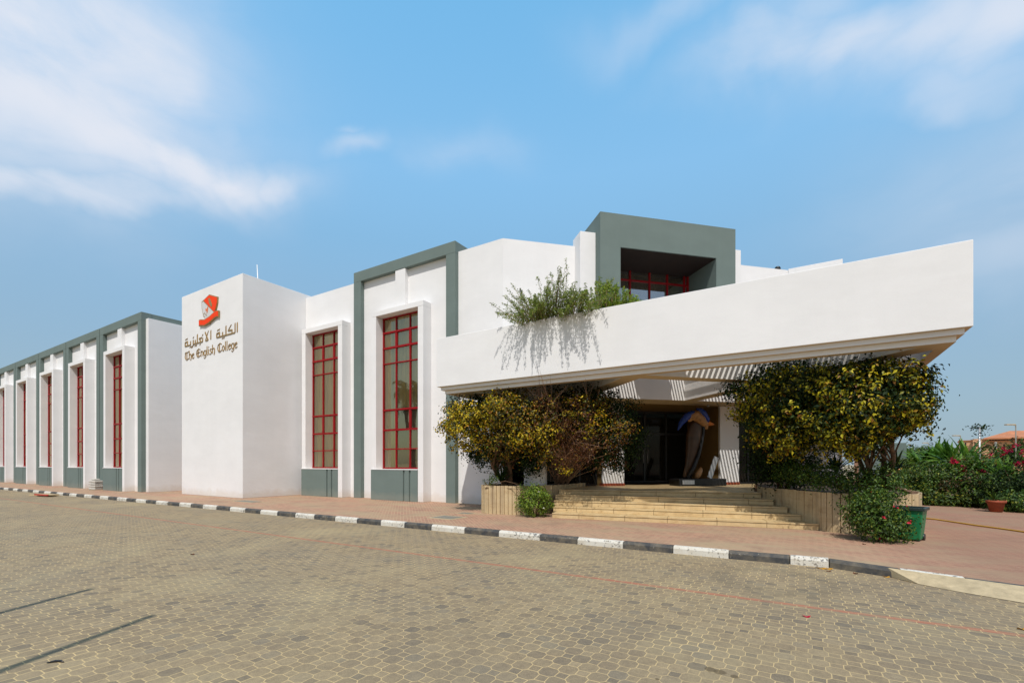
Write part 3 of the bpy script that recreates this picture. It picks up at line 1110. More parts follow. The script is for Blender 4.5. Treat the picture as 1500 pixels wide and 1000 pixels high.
mb = MB()
slats(mb, hole_B, (1, -1), 0.115, 0.048, ZS + 0.002, ZS + 0.05)
slats(mb, hole_D, (1, -1), 0.145, 0.068, ZS + 0.002, ZS + 0.05)
slats(mb, hole_C, (0, 1), 0.115, 0.055, ZS + 0.002, ZS + 0.05)
slats(mb, hole_E, (0, 1), 0.115, 0.055, ZS + 0.002, ZS + 0.05)
mb.build('pergola_slats', M['white'], can_o)

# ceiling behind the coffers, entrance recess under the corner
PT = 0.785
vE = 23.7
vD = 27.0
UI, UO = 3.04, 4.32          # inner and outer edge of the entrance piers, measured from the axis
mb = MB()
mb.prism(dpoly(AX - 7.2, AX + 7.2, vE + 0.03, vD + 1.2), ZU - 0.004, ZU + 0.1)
mb.build('entrance_ceiling', M['shade_brown'], bld)  # ceiling takes the same brown for the recess shade
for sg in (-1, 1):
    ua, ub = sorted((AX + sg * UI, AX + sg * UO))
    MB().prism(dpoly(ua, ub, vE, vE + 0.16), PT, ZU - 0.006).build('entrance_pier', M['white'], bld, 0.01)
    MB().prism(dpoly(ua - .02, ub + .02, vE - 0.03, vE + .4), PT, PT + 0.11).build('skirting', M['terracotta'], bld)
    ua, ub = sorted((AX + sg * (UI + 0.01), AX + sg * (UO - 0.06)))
    MB().prism(dpoly(ua, ub, vE + 0.162, vD + 0.3), PT, ZU - 0.006).build('entrance_wall', M['shade_brown'], bld)
# glazed doors at the back of the recess
mb = MB()
du_ = 2 * UI / 4
for k in range(5):
    dbar(mb, AX - UI + du_ * k, vD, PT, ZU - 0.01, 0.04, 0.04)
for zz in (PT + 0.06, 3.0, ZU - 0.06):
    dbar(mb, AX, vD, zz - 0.05, zz + 0.05, UI / 1.4142 - .03, 0.036)
door = mb.build('entrance_door', M['black_metal'], bld)
mb = MB()
for k in range(4):
    dbar(mb, AX - UI + du_ * (k + .5), vD + 0.01, PT + .02, ZU - .02, du_ / 2.83 - 0.005, 0.005)
mb.build('pane', M['dark_glass'], door)
for ub in (AX - 0.15, AX + 0.15):
    x, y = uv(ub, vD - 0.16)
    MB().tube([(x, y, PT + 0.9), (x, y, PT + 1.5)], 0.018, 8).build('handle', M['steel'], door)
for us_ in ((7.6, 8.6, 9.6, 10.6), (19.28, 20.6, 22.0, 23.4)):
    mw = MB()
    for ub in us_:
        dbar(mw, ub, vE + 0.9, PT, ZU - 0.01, 0.04, 0.04)
    dbar(mw, (us_[0] + us_[-1]) / 2, vE + 0.9, PT, PT + .08, (us_[-1] - us_[0]) / 2.83, .036)
    g_ = mw.build('side_glazing', M['black_metal'], bld)
    mw = MB()
    for a_, b_ in zip(us_, us_[1:]):
        dbar(mw, (a_ + b_) / 2, vE + 0.91, PT + .02, ZU - .02, (b_ - a_) / 2.83 - 0.005, 0.005)
    mw.build('pane', M['dark_glass'], g_)
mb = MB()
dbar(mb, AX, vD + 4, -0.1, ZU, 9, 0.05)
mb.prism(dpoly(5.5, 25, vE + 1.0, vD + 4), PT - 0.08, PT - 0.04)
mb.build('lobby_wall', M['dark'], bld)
# two broad round columns carrying the back beam
for (x, y) in (uv(6.3, 22.0), uv(AX * 2 - 6.3, 22.0)):
    mb = MB().lathe([(0.40, 0.0), (0.40, ZU - 0.002)], x, y, 32)
    mb.build('canopy_column', M['white'], bld)

# ------------------------------------------------------------------ entrance steps
steps = thing('entrance_steps', 'five worn travertine steps leading up to the landing below the canopy', 'steps', (-3.2, 14.5, 0))
LB = [(-6.47, 12.72), (-6.64, 13.13), (-6.78, 13.45), (-6.92, 13.85), (-7.0, 14.25)]
RB = [(0.36, 13.86), (0.01, 14.36), (-0.33, 14.72), (-0.68, 15.2), (-1.02, 15.73)]
RZ = 0.157
off = Vector((3.2, -14.5, 0))
for k in range(5):
    a, b_ = Vector(LB[k]), Vector(RB[k])
    if k < 4:
        poly = [a, b_, Vector((b_.x - 0.3, b_.y + 1.1)), Vector((a.x - 0.35, a.y + 0.9))]
    else:
        poly = [a, b_, Vector((-1.2, 17.4)), Vector(uv(21.4, vE + 1.0)), Vector(uv(19.3, vE + 1.0)), Vector(uv(18.2, vD + .1)), Vector(uv(11.7, vD + .1)), Vector(uv(10.5, vE + 1.0)), Vector(uv(9.4, vE + 1.0)), Vector((-7.0, 16.2))]
    ins = 0.0
    nrm = Vector((b_ - a)).normalized()
    nrm = Vector((nrm.y, -nrm.x))
    mb = MB()
    z0, z1 = RZ * k, RZ * (k + 1)
    P_ = [(p.x + 3.2, p.y - 14.5) for p in poly]
    # riser body split into slabs of stone with thin dark joints, tread with a nosing
    L = (b_ - a).length
    dirv = (b_ - a).normalized()
    mb.prism(P_, z0 - 0.01 if k else -0.05, z1 - 0.035, 1)
    s = random.uniform(-0.6, -0.1)
    while s < L:
        s1 = min(L, s + random.uniform(1.1, 1.35))
        p0 = a + dirv * (max(0, s) + 0.006) + nrm * 0.012
        p1 = a + dirv * (s1 - 0.006) + nrm * 0.012
        q0, q1 = p0 - nrm * 0.1, p1 - nrm * 0.1
        mb.prism([(p.x + 3.2, p.y - 14.5) for p in (p0, p1, q1, q0)], z0 + 0.004, z1 - 0.046, 0)
        t0, t1 = p0 + nrm * 0.014, p1 + nrm * 0.014
        u0_, u1_ = p0 - nrm * 0.55, p1 - nrm * 0.55
        mb.prism([(p.x + 3.2, p.y - 14.5) for p in (t0, t1, u1_, u0_)], z1 - 0.034, z1, 0)
        s = s1
    if k == 4:
        mb.prism([(p.x + 3.2, p.y - 14.5) for p in (a - nrm * .56 - dirv * .1, b_ - nrm * .56 - dirv * .1, Vector((-1.35, 17.4)), Vector(uv(21.4, vE + 1.2)), Vector(uv(9.6, vE + 1.2)), Vector((-6.9, 17.0)))], z1 - 0.034, z1 - 0.001, 0)
    mb.build('step' if k < 4 else 'landing', [M['step_stone'], M['joint']], steps)


# ------------------------------------------------------------------ stone planters
def planter(name, label, path, ztop, inner, slab_w, closed_poly):
    """wall of upright stone slabs along a plan path, soil behind it"""
    root = thing(name, label, 'planter', (path[0][0], path[0][1], 0))
    ox, oy = path[0]
    mb = MB()
    for (a, b_), sw in zip(zip(path, path[1:]), slab_w):
        a, b_ = Vector(a), Vector(b_)
        L = (b_ - a).length
        d = (b_ - a).normalized()
        n = Vector((d.y, -d.x))
        k = max(1, round(L / sw))
        for i in range(k):
            s0, s1 = L * i / k + 0.009, L * (i + 1) / k - 0.009
            o_ = random.uniform(-0.006, 0.006)
            p0, p1 = a + d * s0 + n * o_, a + d * s1 + n * o_
            q0, q1 = p0 - n * 0.03, p1 - n * 0.03
            zt = ztop + random.uniform(-0.006, 0.006)
            mb.prism([(p.x - ox, p.y - oy) for p in (p0, p1, q1, q0)], 0.0, zt)
        p0, p1 = a + n * (-0.02), b_ + n * (-0.02)
        q0, q1 = p0 - n * 0.16, p1 - n * 0.16
        mb.prism([(p.x - ox, p.y - oy) for p in (p0, p1, q1, q0)], -0.02, ztop - 0.012, 1)
    mb.build('stone_wall', [M['stone'], M['joint']], root, 0.004)
    cx_ = sum(p[0] for p in closed_poly) / len(closed_poly)
    cy_ = sum(p[1] for p in closed_poly) / len(closed_poly)
    ins_ = []
    for p in closed_poly:
        dd = Vector((cx_ - p[0], cy_ - p[1]))
        dd = dd.normalized() * 0.1
        ins_.append((p[0] + dd.x, p[1] + dd.y))
    mb = MB().prism([(p[0] - ox, p[1] - oy) for p in ins_], 0.3, ztop - 0.07)
    mb.build('soil', M['soil'], root)
    return root


PL = [(-9.42, 15.44), (-9.34, 13.1), (-9.2, 12.82), (-8.95, 12.66), (-8.5, 12.68), (-7.95, 12.78), (-7.72, 12.95), (-7.6, 13.3), (-7.02, 14.4), (-7.02, 16.6)]
planter('stone_planter', 'pale travertine planter with the yellow tree, left of the steps', PL, 0.93, None, [0.25, .14, .14, .15, .15, .14, .14, .3, .3],
        PL[:-1] + [(-7.02, 16.6), (-7.4, 17.0), (-10.05, 15.44)])
PR = [(-1.2, 16.6), (-1.0, 15.75), (0.40, 13.82), (0.62, 13.62), (0.95, 13.52), (1.35, 13.55), (1.9, 13.75), (2.3, 14.2), (2.5, 15.0), (2.5, 20)]
planter('stone_planter', 'stained travertine planter to the right of the steps, below the round olive trees', PR, 0.95, None, [.3, .29, .14, .14, .14, .14, .2, .3, .3],
        PR + [(0, 23.5), (-1.6, 21.5)])

# ------------------------------------------------------------------ foliage helpers
def leaf_mesh(name, pts, nrm, size, mat, parent, aspect=0.55, droop=0.35, loc=None):
    """one mesh of small folded leaves; pts (n,3), nrm (n,3) facing directions, size (n,)"""
    n = len(pts)
    pts = np.asarray(pts, float)
    nrm = np.asarray(nrm, float)
    nrm /= np.linalg.norm(nrm, axis=1, keepdims=True) + 1e-9
    rv = rng.normal(size=(n, 3))
    rv[:, 2] -= droop * 2
    ax = rv - nrm * np.sum(rv * nrm, axis=1, keepdims=True)
    ax /= np.linalg.norm(ax, axis=1, keepdims=True) + 1e-9
    sd = np.cross(nrm, ax)
    s = np.asarray(size, float).reshape(-1, 1)
    fold = rng.uniform(0.05, 0.3, (n, 1))
    p0 = pts
    p2 = pts + ax * s - nrm * s * 0.15
    mid = pts + ax * s * 0.45
    p1 = mid + sd * s * aspect * 0.5 + nrm * s * fold
    p3 = mid - sd * s * aspect * 0.5 + nrm * s * fold
    v = np.stack([p0, p1, p2, p3], axis=1).reshape(-1, 3)
    me = bpy.data.meshes.new(name)
    me.vertices.add(4 * n)
    me.vertices.foreach_set('co', v.astype(np.float32).ravel())
    # two triangles per leaf sharing the midrib
    base = np.arange(n) * 4
    tri = np.stack([base, base + 1, base + 2, base, base + 2, base + 3], axis=1).ravel()
    me.loops.add(6 * n)
    me.loops.foreach_set('vertex_index', tri.astype(np.int32))
    me.polygons.add(2 * n)
    me.polygons.foreach_set('loop_start', (np.arange(2 * n) * 3).astype(np.int32))
    me.materials.append(mat)
    me.update(calc_edges=True)
    me.validate()
    o = link(bpy.data.objects.new(name, me), parent)
    return o


def clump_cloud(blobs, n_clump, per, spread, jitter=0.18, fill=0.28):
    """blobs: list of (centre, (rx, ry, rz)); leaves gathered in clumps near the surface of the blobs"""
    vol = np.array([(b[1][0] * b[1][1] * b[1][2]) ** (2 / 3.) for b in blobs])
    ch_ = rng.choice(len(blobs), n_clump, p=vol / vol.sum())
    cen, out = [], []
    for i in ch_:
        c, r_ = np.array(blobs[i][0], float), np.array(blobs[i][1], float)
        d = rng.normal(size=3)
        d /= np.linalg.norm(d)
        rad = 1.0 + rng.normal() * jitter
        if rng.uniform() < fill:
            rad = rng.uniform(0.35, 0.95)
        cen.append(c + d * r_ * rad)
        out.append(d)
    cen, out = np.array(cen), np.array(out)
    cnt = rng.integers(int(per * 0.5), int(per * 1.5) + 1, n_clump)
    idx = np.repeat(np.arange(n_clump), cnt)
    off_ = rng.normal(size=(len(idx), 3))
    sp = spread * rng.uniform(0.6, 1.3, (n_clump, 1))
    pts = cen[idx] + off_ * sp[idx]
    nrm = out[idx] * 0.7 + off_ * 0.35 + rng.normal(size=(len(idx), 3)) * 0.45 + np.array([0, 0, 0.45])
    return pts, nrm, cen


def loc_of(root):
    return np.array(root.location)


def limb(mb, a, b_, ra, rb_, bend=0.15, seg=5, n=5):
    a, b_ = Vector(a), Vector(b_)
    L = (b_ - a).length
    j1 = Vector(rng.normal(size=3)) * bend * L
    pts = []
    for i in range(n + 1):
        t_ = i / n
        p = a.lerp(b_, t_) + j1 * math.sin(math.pi * t_) * 0.5
        p.z += 0.12 * L * math.sin(math.pi * t_)
        pts.append(p)
    mb.tube(pts, [ra + (rb_ - ra) * i / n for i in range(n + 1)], seg, 0, False)
    return pts


def tree(name, label, base, trunk_top, blobs, crowns, trunk_r=0.09, n_stems=3, n_limb=40, group=None, cat='tree', bark=None, twigs=None, extra=None):
    """crowns: list of (part name, material, blobs, n_clump, per, spread, leaf size)"""
    root = thing(name, label, cat, base, 0, group)
    L0 = Vector(base)
    mb = MB()
    tops = []
    for s in range(n_stems):
        a = Vector((rng.normal() * 0.07, rng.normal() * 0.07, -0.1))
        b_ = Vector(trunk_top) - L0 + Vector((rng.normal() * 0.16 * n_stems ** .5, rng.normal() * 0.16, rng.normal() * 0.1))
        pts = limb(mb, a, b_, trunk_r * rng.uniform(0.75, 1.1), trunk_r * 0.55, 0.12, 8, 6)
        tops.append(pts)
    allc = []
    for (pn, mt, bl, nc, per, sp, ls) in crowns:
        bl2 = [(np.array(c) - np.array(base), r_) for c, r_ in bl]
        pts, nrm, cen = clump_cloud(bl2, nc, per, sp)
        keep = pts[:, 2] + base[2] > 0.02
        pts, nrm = pts[keep], nrm[keep]
        leaf_mesh(pn, pts, nrm, ls * rng.uniform(0.6, 1.25, len(pts)), mt, root)
        allc.append(cen)
    allc = np.concatenate(allc)
    for i in rng.choice(len(allc), min(n_limb, len(allc)), replace=False):
        st = tops[rng.integers(len(tops))]
        p = st[rng.integers(3, len(st))]
        limb(mb, p, Vector(allc[i]), trunk_r * 0.33, 0.006, 0.12, 4, 5)
    mb.build('trunk', bark or M['bark'], root)
    return root


def twig_ball(mb, base, blobs, n, r0=0.014, l1=(0.25, 0.6)):
    """dry leafless twigs: stems from the base that fork towards the surface of the blobs"""
    for i in range(n):
        c, r_ = blobs[rng.integers(len(blobs))]
        d = rng.normal(size=3)
        d /= np.linalg.norm(d)
        tip = Vector(np.array(c) + d * np.array(r_) * rng.uniform(0.75, 1.1))
        bs_ = Vector(base) + Vector((rng.normal() * 0.16, rng.normal() * 0.12, 0))
        pts = limb(mb, bs_, tip, r0 * rng.uniform(.6, 1.3), 0.004, 0.07, 3, 6)
        for k in range(5):
            q = pts[rng.integers(3, len(pts))]
            dd = Vector(rng.normal(size=3)).normalized() * rng.uniform(*l1) + (tip - Vector(base)).normalized() * 0.55
            mb.tube([q, q + dd * 0.5 + Vector(rng.normal(size=3)) * 0.03, q + dd], [0.006, 0.005, 0.003], 3, 0, False)


def shrub(name, label, base, blobs, mat, nc, per, sp, ls, group=None, cat='shrub', flowers=None, stems=8):
    root = thing(name, label, cat, base, 0, group)
    bl2 = [(np.array(c) - np.array(base), r_) for c, r_ in blobs]
    pts, nrm, cen = clump_cloud(bl2, nc, per, sp)
    keep = pts[:, 2] + base[2] > 0.015
    leaf_mesh('foliage', pts[keep], nrm[keep], ls * rng.uniform(0.6, 1.3, keep.sum()), mat, root)
    mb = MB()
    for i in rng.choice(len(cen), min(stems, len(cen)), replace=False):
        limb(mb, (rng.normal() * .05, rng.normal() * .05, -0.05), Vector(cen[i]), 0.018, 0.006, 0.12, 4, 4)
    mb.build('stem', M['bark'], root)
    if flowers:
        fm, fn, fs, fper, front = flowers
        p2, n2, c2 = clump_cloud(bl2, fn, fper, fs * 0.35, 0.1, 0.0)
        k2 = (p2[:, 2] + base[2] > 0.02)
        p2, n2 = p2[k2], n2[k2]
        own = np.argmin(((p2[:, None, :] - c2[None]) ** 2).sum(2), axis=1)
        for i in range(len(c2)):
            q_ = own == i
            if q_.sum() > 1:
                leaf_mesh('flower', p2[q_], n2[q_], fs * rng.uniform(0.7, 1.2, q_.sum()), fm, root, 0.9, 0.0)
    return root


def blade_plant(name, label, base, n, length, width, mat, spread=0.6, group=None, cat='plant', trunk=0.0, arch=0.8):
    """arching strap leaves from one heart"""
    root = thing(name, label, cat, base, 0, group)
    mb = MB()
    for i in range(n):
        a = rng.uniform(0, 2 * math.pi)
        tilt = rng.uniform(0.1, 1.0) * spread
        L = length * rng.uniform(0.6, 1.1)
        d = Vector((math.cos(a), math.sin(a), 0))
        sdv = Vector((-d.y, d.x, 0))
        p = Vector((0, 0, trunk))
        ang = math.pi / 2 - tilt
        m_ = 7
        b = len(mb.v)
        for k in range(m_ + 1):
            t_ = k / m_
            wd = width * (0.35 + 1.3 * t_) if t_ < 0.5 else width * (1.0 * (1 - t_) * 2 + 0.02)
            up = Vector((0, 0, 1))
            nn = sdv.cross(d * math.cos(ang) + up * math.sin(ang))
            mb.v += [tuple(p - sdv * wd / 2 + nn * wd * 0.18), tuple(p), tuple(p + sdv * wd / 2 + nn * wd * 0.18)]
            p = p + (d * math.cos(ang) + up * math.sin(ang)) * (L / m_)
            ang -= arch * tilt * 1.6 / m_ + 0.05
        for k in range(m_):
            for q in (0, 1):
                mb.face([b + 3 * k + q, b + 3 * k + q + 1, b + 3 * k + q + 4, b + 3 * k + q + 3], 0, True)
    mb.build('leaves', mat, root)
    mb = MB().tube([(0, 0, -0.05), (0, 0, trunk * 0.5 + 0.02), (0, 0, trunk + 0.08)], [0.06 if trunk else 0.03, 0.05 if trunk else 0.03, 0.03], 7)
    mb.build('stem', M['bark'], root)
    return root


def spray_plant(name, label, base, stems, mat, leaf=0.05, per=55, cat='shrub', rad=0.01):
    """airy bush of long thin shoots: stems = list of tip points (world)"""
    root = thing(name, label, cat, base)
    B = np.array(base)
    P, N = [], []
    mb = MB()
    for tip, st in stems:
        t_ = np.array(tip) - B
        s_ = np.array(st) - B
        pts = limb(mb, Vector(s_), Vector(t_), rad, 0.003, 0.10, 4, 8)
        A = np.array(pts)
        u = rng.uniform(0.18, 1.0, per) ** 0.8 * (len(A) - 1)
        i0 = np.clip(u.astype(int), 0, len(A) - 2)
        f = (u - i0)[:, None]
        q = A[i0] * (1 - f) + A[i0 + 1] * f
        sp = (0.085 * (1.1 - u / (len(A) - 1)))[:, None]
        q = q + rng.normal(size=q.shape) * sp
        P.append(q)
        N.append(rng.normal(size=q.shape) + np.array([0, -0.4, 0.5]))
    P, N = np.concatenate(P), np.concatenate(N)
    leaf_mesh('foliage', P, N, leaf * rng.uniform(0.6, 1.3, len(P)), mat, root, 0.34, -0.3)
    mb.build('stem', M['twig'], root)
    return root


# ------------------------------------------------------------------ trees beside the entrance
def V3(px, py, Y):
    return tuple(at(px, py, Y))


# yellow tree in the left planter
bl = [(V3(688, 625, 12.55), (0.78, 0.75, 0.72)), (V3(752, 612, 12.75), (0.75, 0.8, 0.85)), (V3(740, 655, 13.0), (0.85, 0.6, 0.45)), (V3(790, 630, 12.9), (0.55, 0.7, 0.75))]
bd = [(V3(772, 668, 13.5), (0.55, 0.4, 0.5)), (V3(690, 600, 13.2), (0.8, 0.6, 0.55)), (V3(720, 660, 13.3), (0.9, 0.5, 0.5)), (V3(760, 610, 13.6), (0.9, 0.6, 0.7))]  # blobs of dark leaves that stand for the shade inside the crown
b0 = at(745, 706, 13.4)
tree('yellow_leaved_tree', 'round tree with yellow leaves in the left planter, against the white wall', (b0.x, b0.y, 0.86), (b0.x - 0.1, 13.1, 1.7), None,
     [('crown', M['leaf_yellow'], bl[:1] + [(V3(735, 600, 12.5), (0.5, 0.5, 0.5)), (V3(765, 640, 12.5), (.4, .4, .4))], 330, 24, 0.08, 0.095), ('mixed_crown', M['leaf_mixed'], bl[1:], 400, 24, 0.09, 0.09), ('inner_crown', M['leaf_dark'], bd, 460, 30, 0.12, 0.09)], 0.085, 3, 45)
# dry bush tree next to it
bt = [(V3(805, 615, 12.75), (0.6, 0.6, 0.75)), (V3(850, 620, 12.9), (0.8, 0.7, 0.8)), (V3(840, 655, 12.9), (0.75, 0.6, 0.5)), (V3(800, 592, 12.8), (0.45, 0.4, 0.3))]
b0 = at(822, 706, 15.2)
root = tree('dry_bougainvillea', 'half dead bougainvillea with bare reddish twigs and dark right side, left of the entrance', (b0.x, b0.y, 0.86), (b0.x + 0.1, 15.0, 1.15), None,
            [('dry_leaves', M['leaf_rust'], bt + [(V3(880, 640, 13.3), (0.8, .6, .8))], 230, 20, 0.10, 0.06),
             ('green_leaves', M['leaf_yellow'], [(V3(838, 590, 12.6), (0.55, 0.3, 0.25)), (V3(868, 620, 12.6), (.35, .3, .3)), (V3(825, 685, 12.9), (.25, .3, .2)), (V3(800, 640, 12.5), (.45, .3, .4))], 46, 16, 0.08, 0.08),
             ('autumn_leaves', M['leaf_mixed'], [(V3(815, 605, 12.7), (0.55, 0.45, 0.55)), (V3(860, 595, 12.9), (0.7, 0.5, 0.4)), (V3(895, 625, 13.2), (0.7, 0.5, 0.6)), (V3(800, 660, 12.8), (.45, .4, .4))], 170, 20, 0.09, 0.075),
             ('shaded_crown', M['leaf_dark'], [(V3(815, 610, 14.2), (0.9, 0.6, 0.8)), (V3(880, 610, 13.8), (0.9, 0.7, 0.75)), (V3(905, 640, 13.9), (0.7, 0.7, 0.75)), (V3(860, 600, 14.0), (0.9, .6, .6)), (V3(890, 670, 14.1), (.5, .5, .45))], 620, 30, 0.12, 0.085)], 0.05, 4, 60, None, 'shrub', M['twig'])  # shade on the right and behind is given by darker leaves
mb = MB()
lb = np.array(root.location)
twig_ball(mb, (0, -0.1, 0.15), [(np.array(c) - lb, r_) for c, r_ in bt], 75, 0.014)
mb.build('dry_twigs', M['twig'], root)

# two olive-yellow trees in the right planter
blA = [(V3(1120, 600, 14.2), (0.75, 0.75, 0.75)), (V3(1165, 585, 13.6), (0.9, 0.8, 0.8)), (V3(1200, 620, 13.5), (0.6, 0.65, 0.6)), (V3(1150, 640, 13.8), (0.7, .6, .5))]
bdA = [(V3(1122, 585, 14.9), (0.62, 0.6, 0.85)), (V3(1150, 550, 14.4), (0.7, 0.5, 0.4)), (V3(1124, 655, 15.2), (0.5, 0.6, 0.95)), (V3(1170, 600, 14.0), (0.95, .8, .85)), (V3(1200, 590, 13.7), (.6, .6, .7)), (V3(1092, 572, 14.8), (.45, .4, .3))]  # shaded left side and inside of the crown, coloured with darker leaves
b0 = at(1148, 694, 16.0)
tree('olive_yellow_tree', 'dark green and yellow bushy tree next to the entrance pier in the right planter', (b0.x, b0.y, 0.86), (b0.x - 0.05, 15.2, 1.8), None,
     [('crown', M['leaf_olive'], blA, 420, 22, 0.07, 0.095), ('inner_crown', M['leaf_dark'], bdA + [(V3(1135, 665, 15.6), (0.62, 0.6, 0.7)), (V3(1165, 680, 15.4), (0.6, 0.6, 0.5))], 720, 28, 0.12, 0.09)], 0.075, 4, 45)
blB = [(V3(1255, 590, 12.9), (0.75, 0.7, 0.75)), (V3(1300, 580, 13.1), (0.72, 0.7, 0.7)), (V3(1240, 640, 12.9), (0.5, 0.55, 0.45)), (V3(1318, 610, 13.2), (0.5, .5, .45)), (V3(1215, 575, 13.1), (.5, .6, .5)), (V3(1300, 545, 13.3), (.45, .4, .25))]
bdB = [(V3(1258, 588, 13.1), (0.85, 0.75, 0.8)), (V3(1305, 585, 13.25), (.7, .65, .7)), (V3(1215, 600, 13.3), (.5, .5, .6)), (V3(1260, 580, 13.7), (0.9, 0.6, 0.75)), (V3(1240, 630, 13.8), (0.8, 0.5, 0.6)), (V3(1310, 600, 13.8), (.55, .5, .5))]  # inner shade of this crown, made with darker leaves
b0 = at(1288, 690, 13.9)
tree('olive_yellow_tree', 'yellow and dark green bushy tree under the canopy corner, nearest the bin', (b0.x, b0.y, 0.86), (b0.x + 0.1, 13.6, 2.0), None,
     [('crown', M['leaf_olive'], blB, 460, 22, 0.07, 0.095), ('inner_crown', M['leaf_dark'], bdB, 760, 28, 0.11, 0.085),
      ('outer_leaves', M['leaf_olive'], [(V3(1345, 600, 13.3), (.22, .3, .35)), (V3(1335, 570, 13.3), (.25, .3, .25)), (V3(1240, 540, 13.0), (.5, .3, .15)), (V3(1180, 545, 13.8), (.5, .3, .15))], 60, 12, .07, .08)], 0.075, 4, 60)

# plants on the ground by the steps
blade_plant('strap_leaf_plant', 'dark plant of upright strap leaves on the left planter below the yellow tree', V3(735, 708, 13.0), 34, 0.8, 0.07, M['leaf_dark'], 0.7)
c0 = V3(716, 706, 12.75)
shrub('trailing_plant', 'small green trailing plant over the left edge of the left planter', (c0[0], c0[1], 0.9), [(c0, (0.22, 0.12, 0.12)), (V3(722, 700, 12.7), (.2, .12, .1)), (V3(765, 714, 12.75), (.16, .08, .1))], M['leaf_mid'], 40, 12, 0.05, 0.05, cat='plant')
c0 = gnd(783, 757)
cc_ = at(783, 737, c0.y + 0.1)
shrub('white_flowered_bush', 'small leafy bush with white flowers at the left foot of the steps', (c0.x, c0.y + 0.1, 0), [((cc_.x, cc_.y, 0.42), (0.50, 0.42, 0.40)), ((cc_.x + 0.02, cc_.y, 0.75), (0.3, 0.3, 0.22))], M['leaf_bright'], 170, 20, 0.07, 0.065, flowers=(M['petal_white'], 16, 0.05, 5, 1))
c0 = gnd(1290, 795)
shrub('red_flowered_bush', 'low glossy hibiscus bush with red flowers in front of the green bin', (c0.x, c0.y + 0.15, 0), [(V3(1286, 755, 12.5), (0.46, 0.38, 0.46)), (V3(1268, 742, 12.7), (0.38, 0.3, 0.34)), (V3(1300, 772, 12.45), (0.36, .28, .26)), (V3(1325, 765, 12.5), (.16, .16, .2))], M['leaf_mid'], 340, 18, 0.075, 0.06, flowers=(M['petal_red'], 15, 0.05, 5, 1))
c0 = V3(1250, 705, 13.7)
shrub('groundcover_shrub', 'spreading dark green shrub spilling over the right planter edge', (c0[0], c0[1], 0.88), [(V3(1215, 700, 14.0), (0.6, 0.5, 0.22)), (V3(1265, 705, 13.6), (0.6, 0.4, 0.28)), (V3(1300, 705, 13.5), (0.35, .4, .35)), (V3(1180, 690, 14.6), (.7, .5, .25)), (V3(1275, 728, 13.3), (.3, .2, .25))], M['leaf_mid'], 330, 20, 0.08, 0.065)
blade_plant('strap_leaf_plant', 'dark strap leaved plant at the foot of the outer olive tree', V3(1312, 690, 13.9), 24, 0.55, 0.06, M['leaf_dark'], 0.8)
blade_plant('strap_leaf_plant', 'broad dark leaves low between the two olive trees', V3(1225, 692, 15.2), 26, 0.7, 0.07, M['leaf_dark'], 0.7)

# plants on the canopy roof, leaning over the parapet
st = []
for px, py, n in [(735, 440, 10), (755, 422, 10), (775, 425, 12), (800, 415, 14), (815, 385, 7), (822, 405, 8), (835, 425, 12), (850, 412, 10), (790, 440, 16), (765, 450, 14), (830, 440, 16), (860, 425, 12), (782, 435, 14), (810, 440, 14), (745, 455, 8), (850, 440, 12), (872, 432, 8)]:
    for k in range(n):
        Yt = rng.uniform(11.15, 12.3)
        tip = np.array(V3(px + rng.normal() * 9, py + abs(rng.normal()) * 11 - (rng.uniform() < .2) * rng.uniform(4, 16), Yt))
        tip[0] += 0
        stp = (at(800 + (px - 800) * (0.35 if px < 790 else 0.8), 480, 12.5).x + rng.normal() * .12, 12.45, 5.75)
        st.append((tip, stp))
spray_plant('roof_bush', 'airy grey green bush of thin shoots leaning over the canopy parapet', (at(800, 480, 12.5).x, 12.5, 5.5), st, M['leaf_roof'], 0.052, 85)
st = []
for px, py, n in [(875, 412, 12), (885, 405, 12), (900, 415, 12), (912, 418, 10), (925, 428, 10), (936, 436, 8), (890, 435, 12), (910, 440, 10), (920, 436, 10), (932, 440, 10), (942, 440, 7), (865, 430, 10)]:
    for k in range(n):
        tip = V3(px + rng.normal() * 7, py + abs(rng.normal()) * 9, rng.uniform(12.4, 13.1))
        st.append((tip, (at(895 + (px - 895) * .6, 470, 12.8).x + rng.normal() * .1, 12.75, 5.5)))
spray_plant('roof_bush', 'fresh green bush on the canopy roof in front of the grey window box', (at(895, 470, 12.8).x, 12.8, 5.3), st, M['leaf_lime'], 0.06, 80)

# red parasols on the canopy roof, only their tops above the parapet
for px, Y, zt, pr_, lab in [(968, 16.1, 6.95, 0.75, 'red parasol top showing over the canopy parapet under the upper window'), (939, 17.6, 7.27, 0.5, 'second red parasol tip beside the bright roof bush, almost hidden by the parapet')]:
    p = at(px, 440, Y)
    r_ = thing('parasol', lab, 'parasol', (p.x, p.y, ZS))
    mb = MB()
    mb.lathe([(0.02, zt - ZS + 0.06), (0.16, zt - ZS), (0.17, zt - ZS - 0.05)], 0, 0, 8, 0, False)
    mb.lathe([(0.10, zt - ZS - 0.02), (pr_, zt - ZS - 0.32), (pr_, zt - ZS - 0.42)], 0, 0, 8, 0, False)
    mb.build('canvas', M['parasol_red'], r_)
    MB().tube([(0, 0, 0), (0, 0, zt - ZS)], 0.025, 8).build('pole', M['steel'], r_)

# ------------------------------------------------------------------ sign on the tower
YS = 12.1
crest = thing('crest_emblem', 'red and white shield crest with red ribbon, high on the tower', 'emblem', (-25.7, YS, 9.5))
OX, OZ = 25.7, -9.5


def sh(poly):
    return [(x + OX, z + OZ) for x, z in poly]


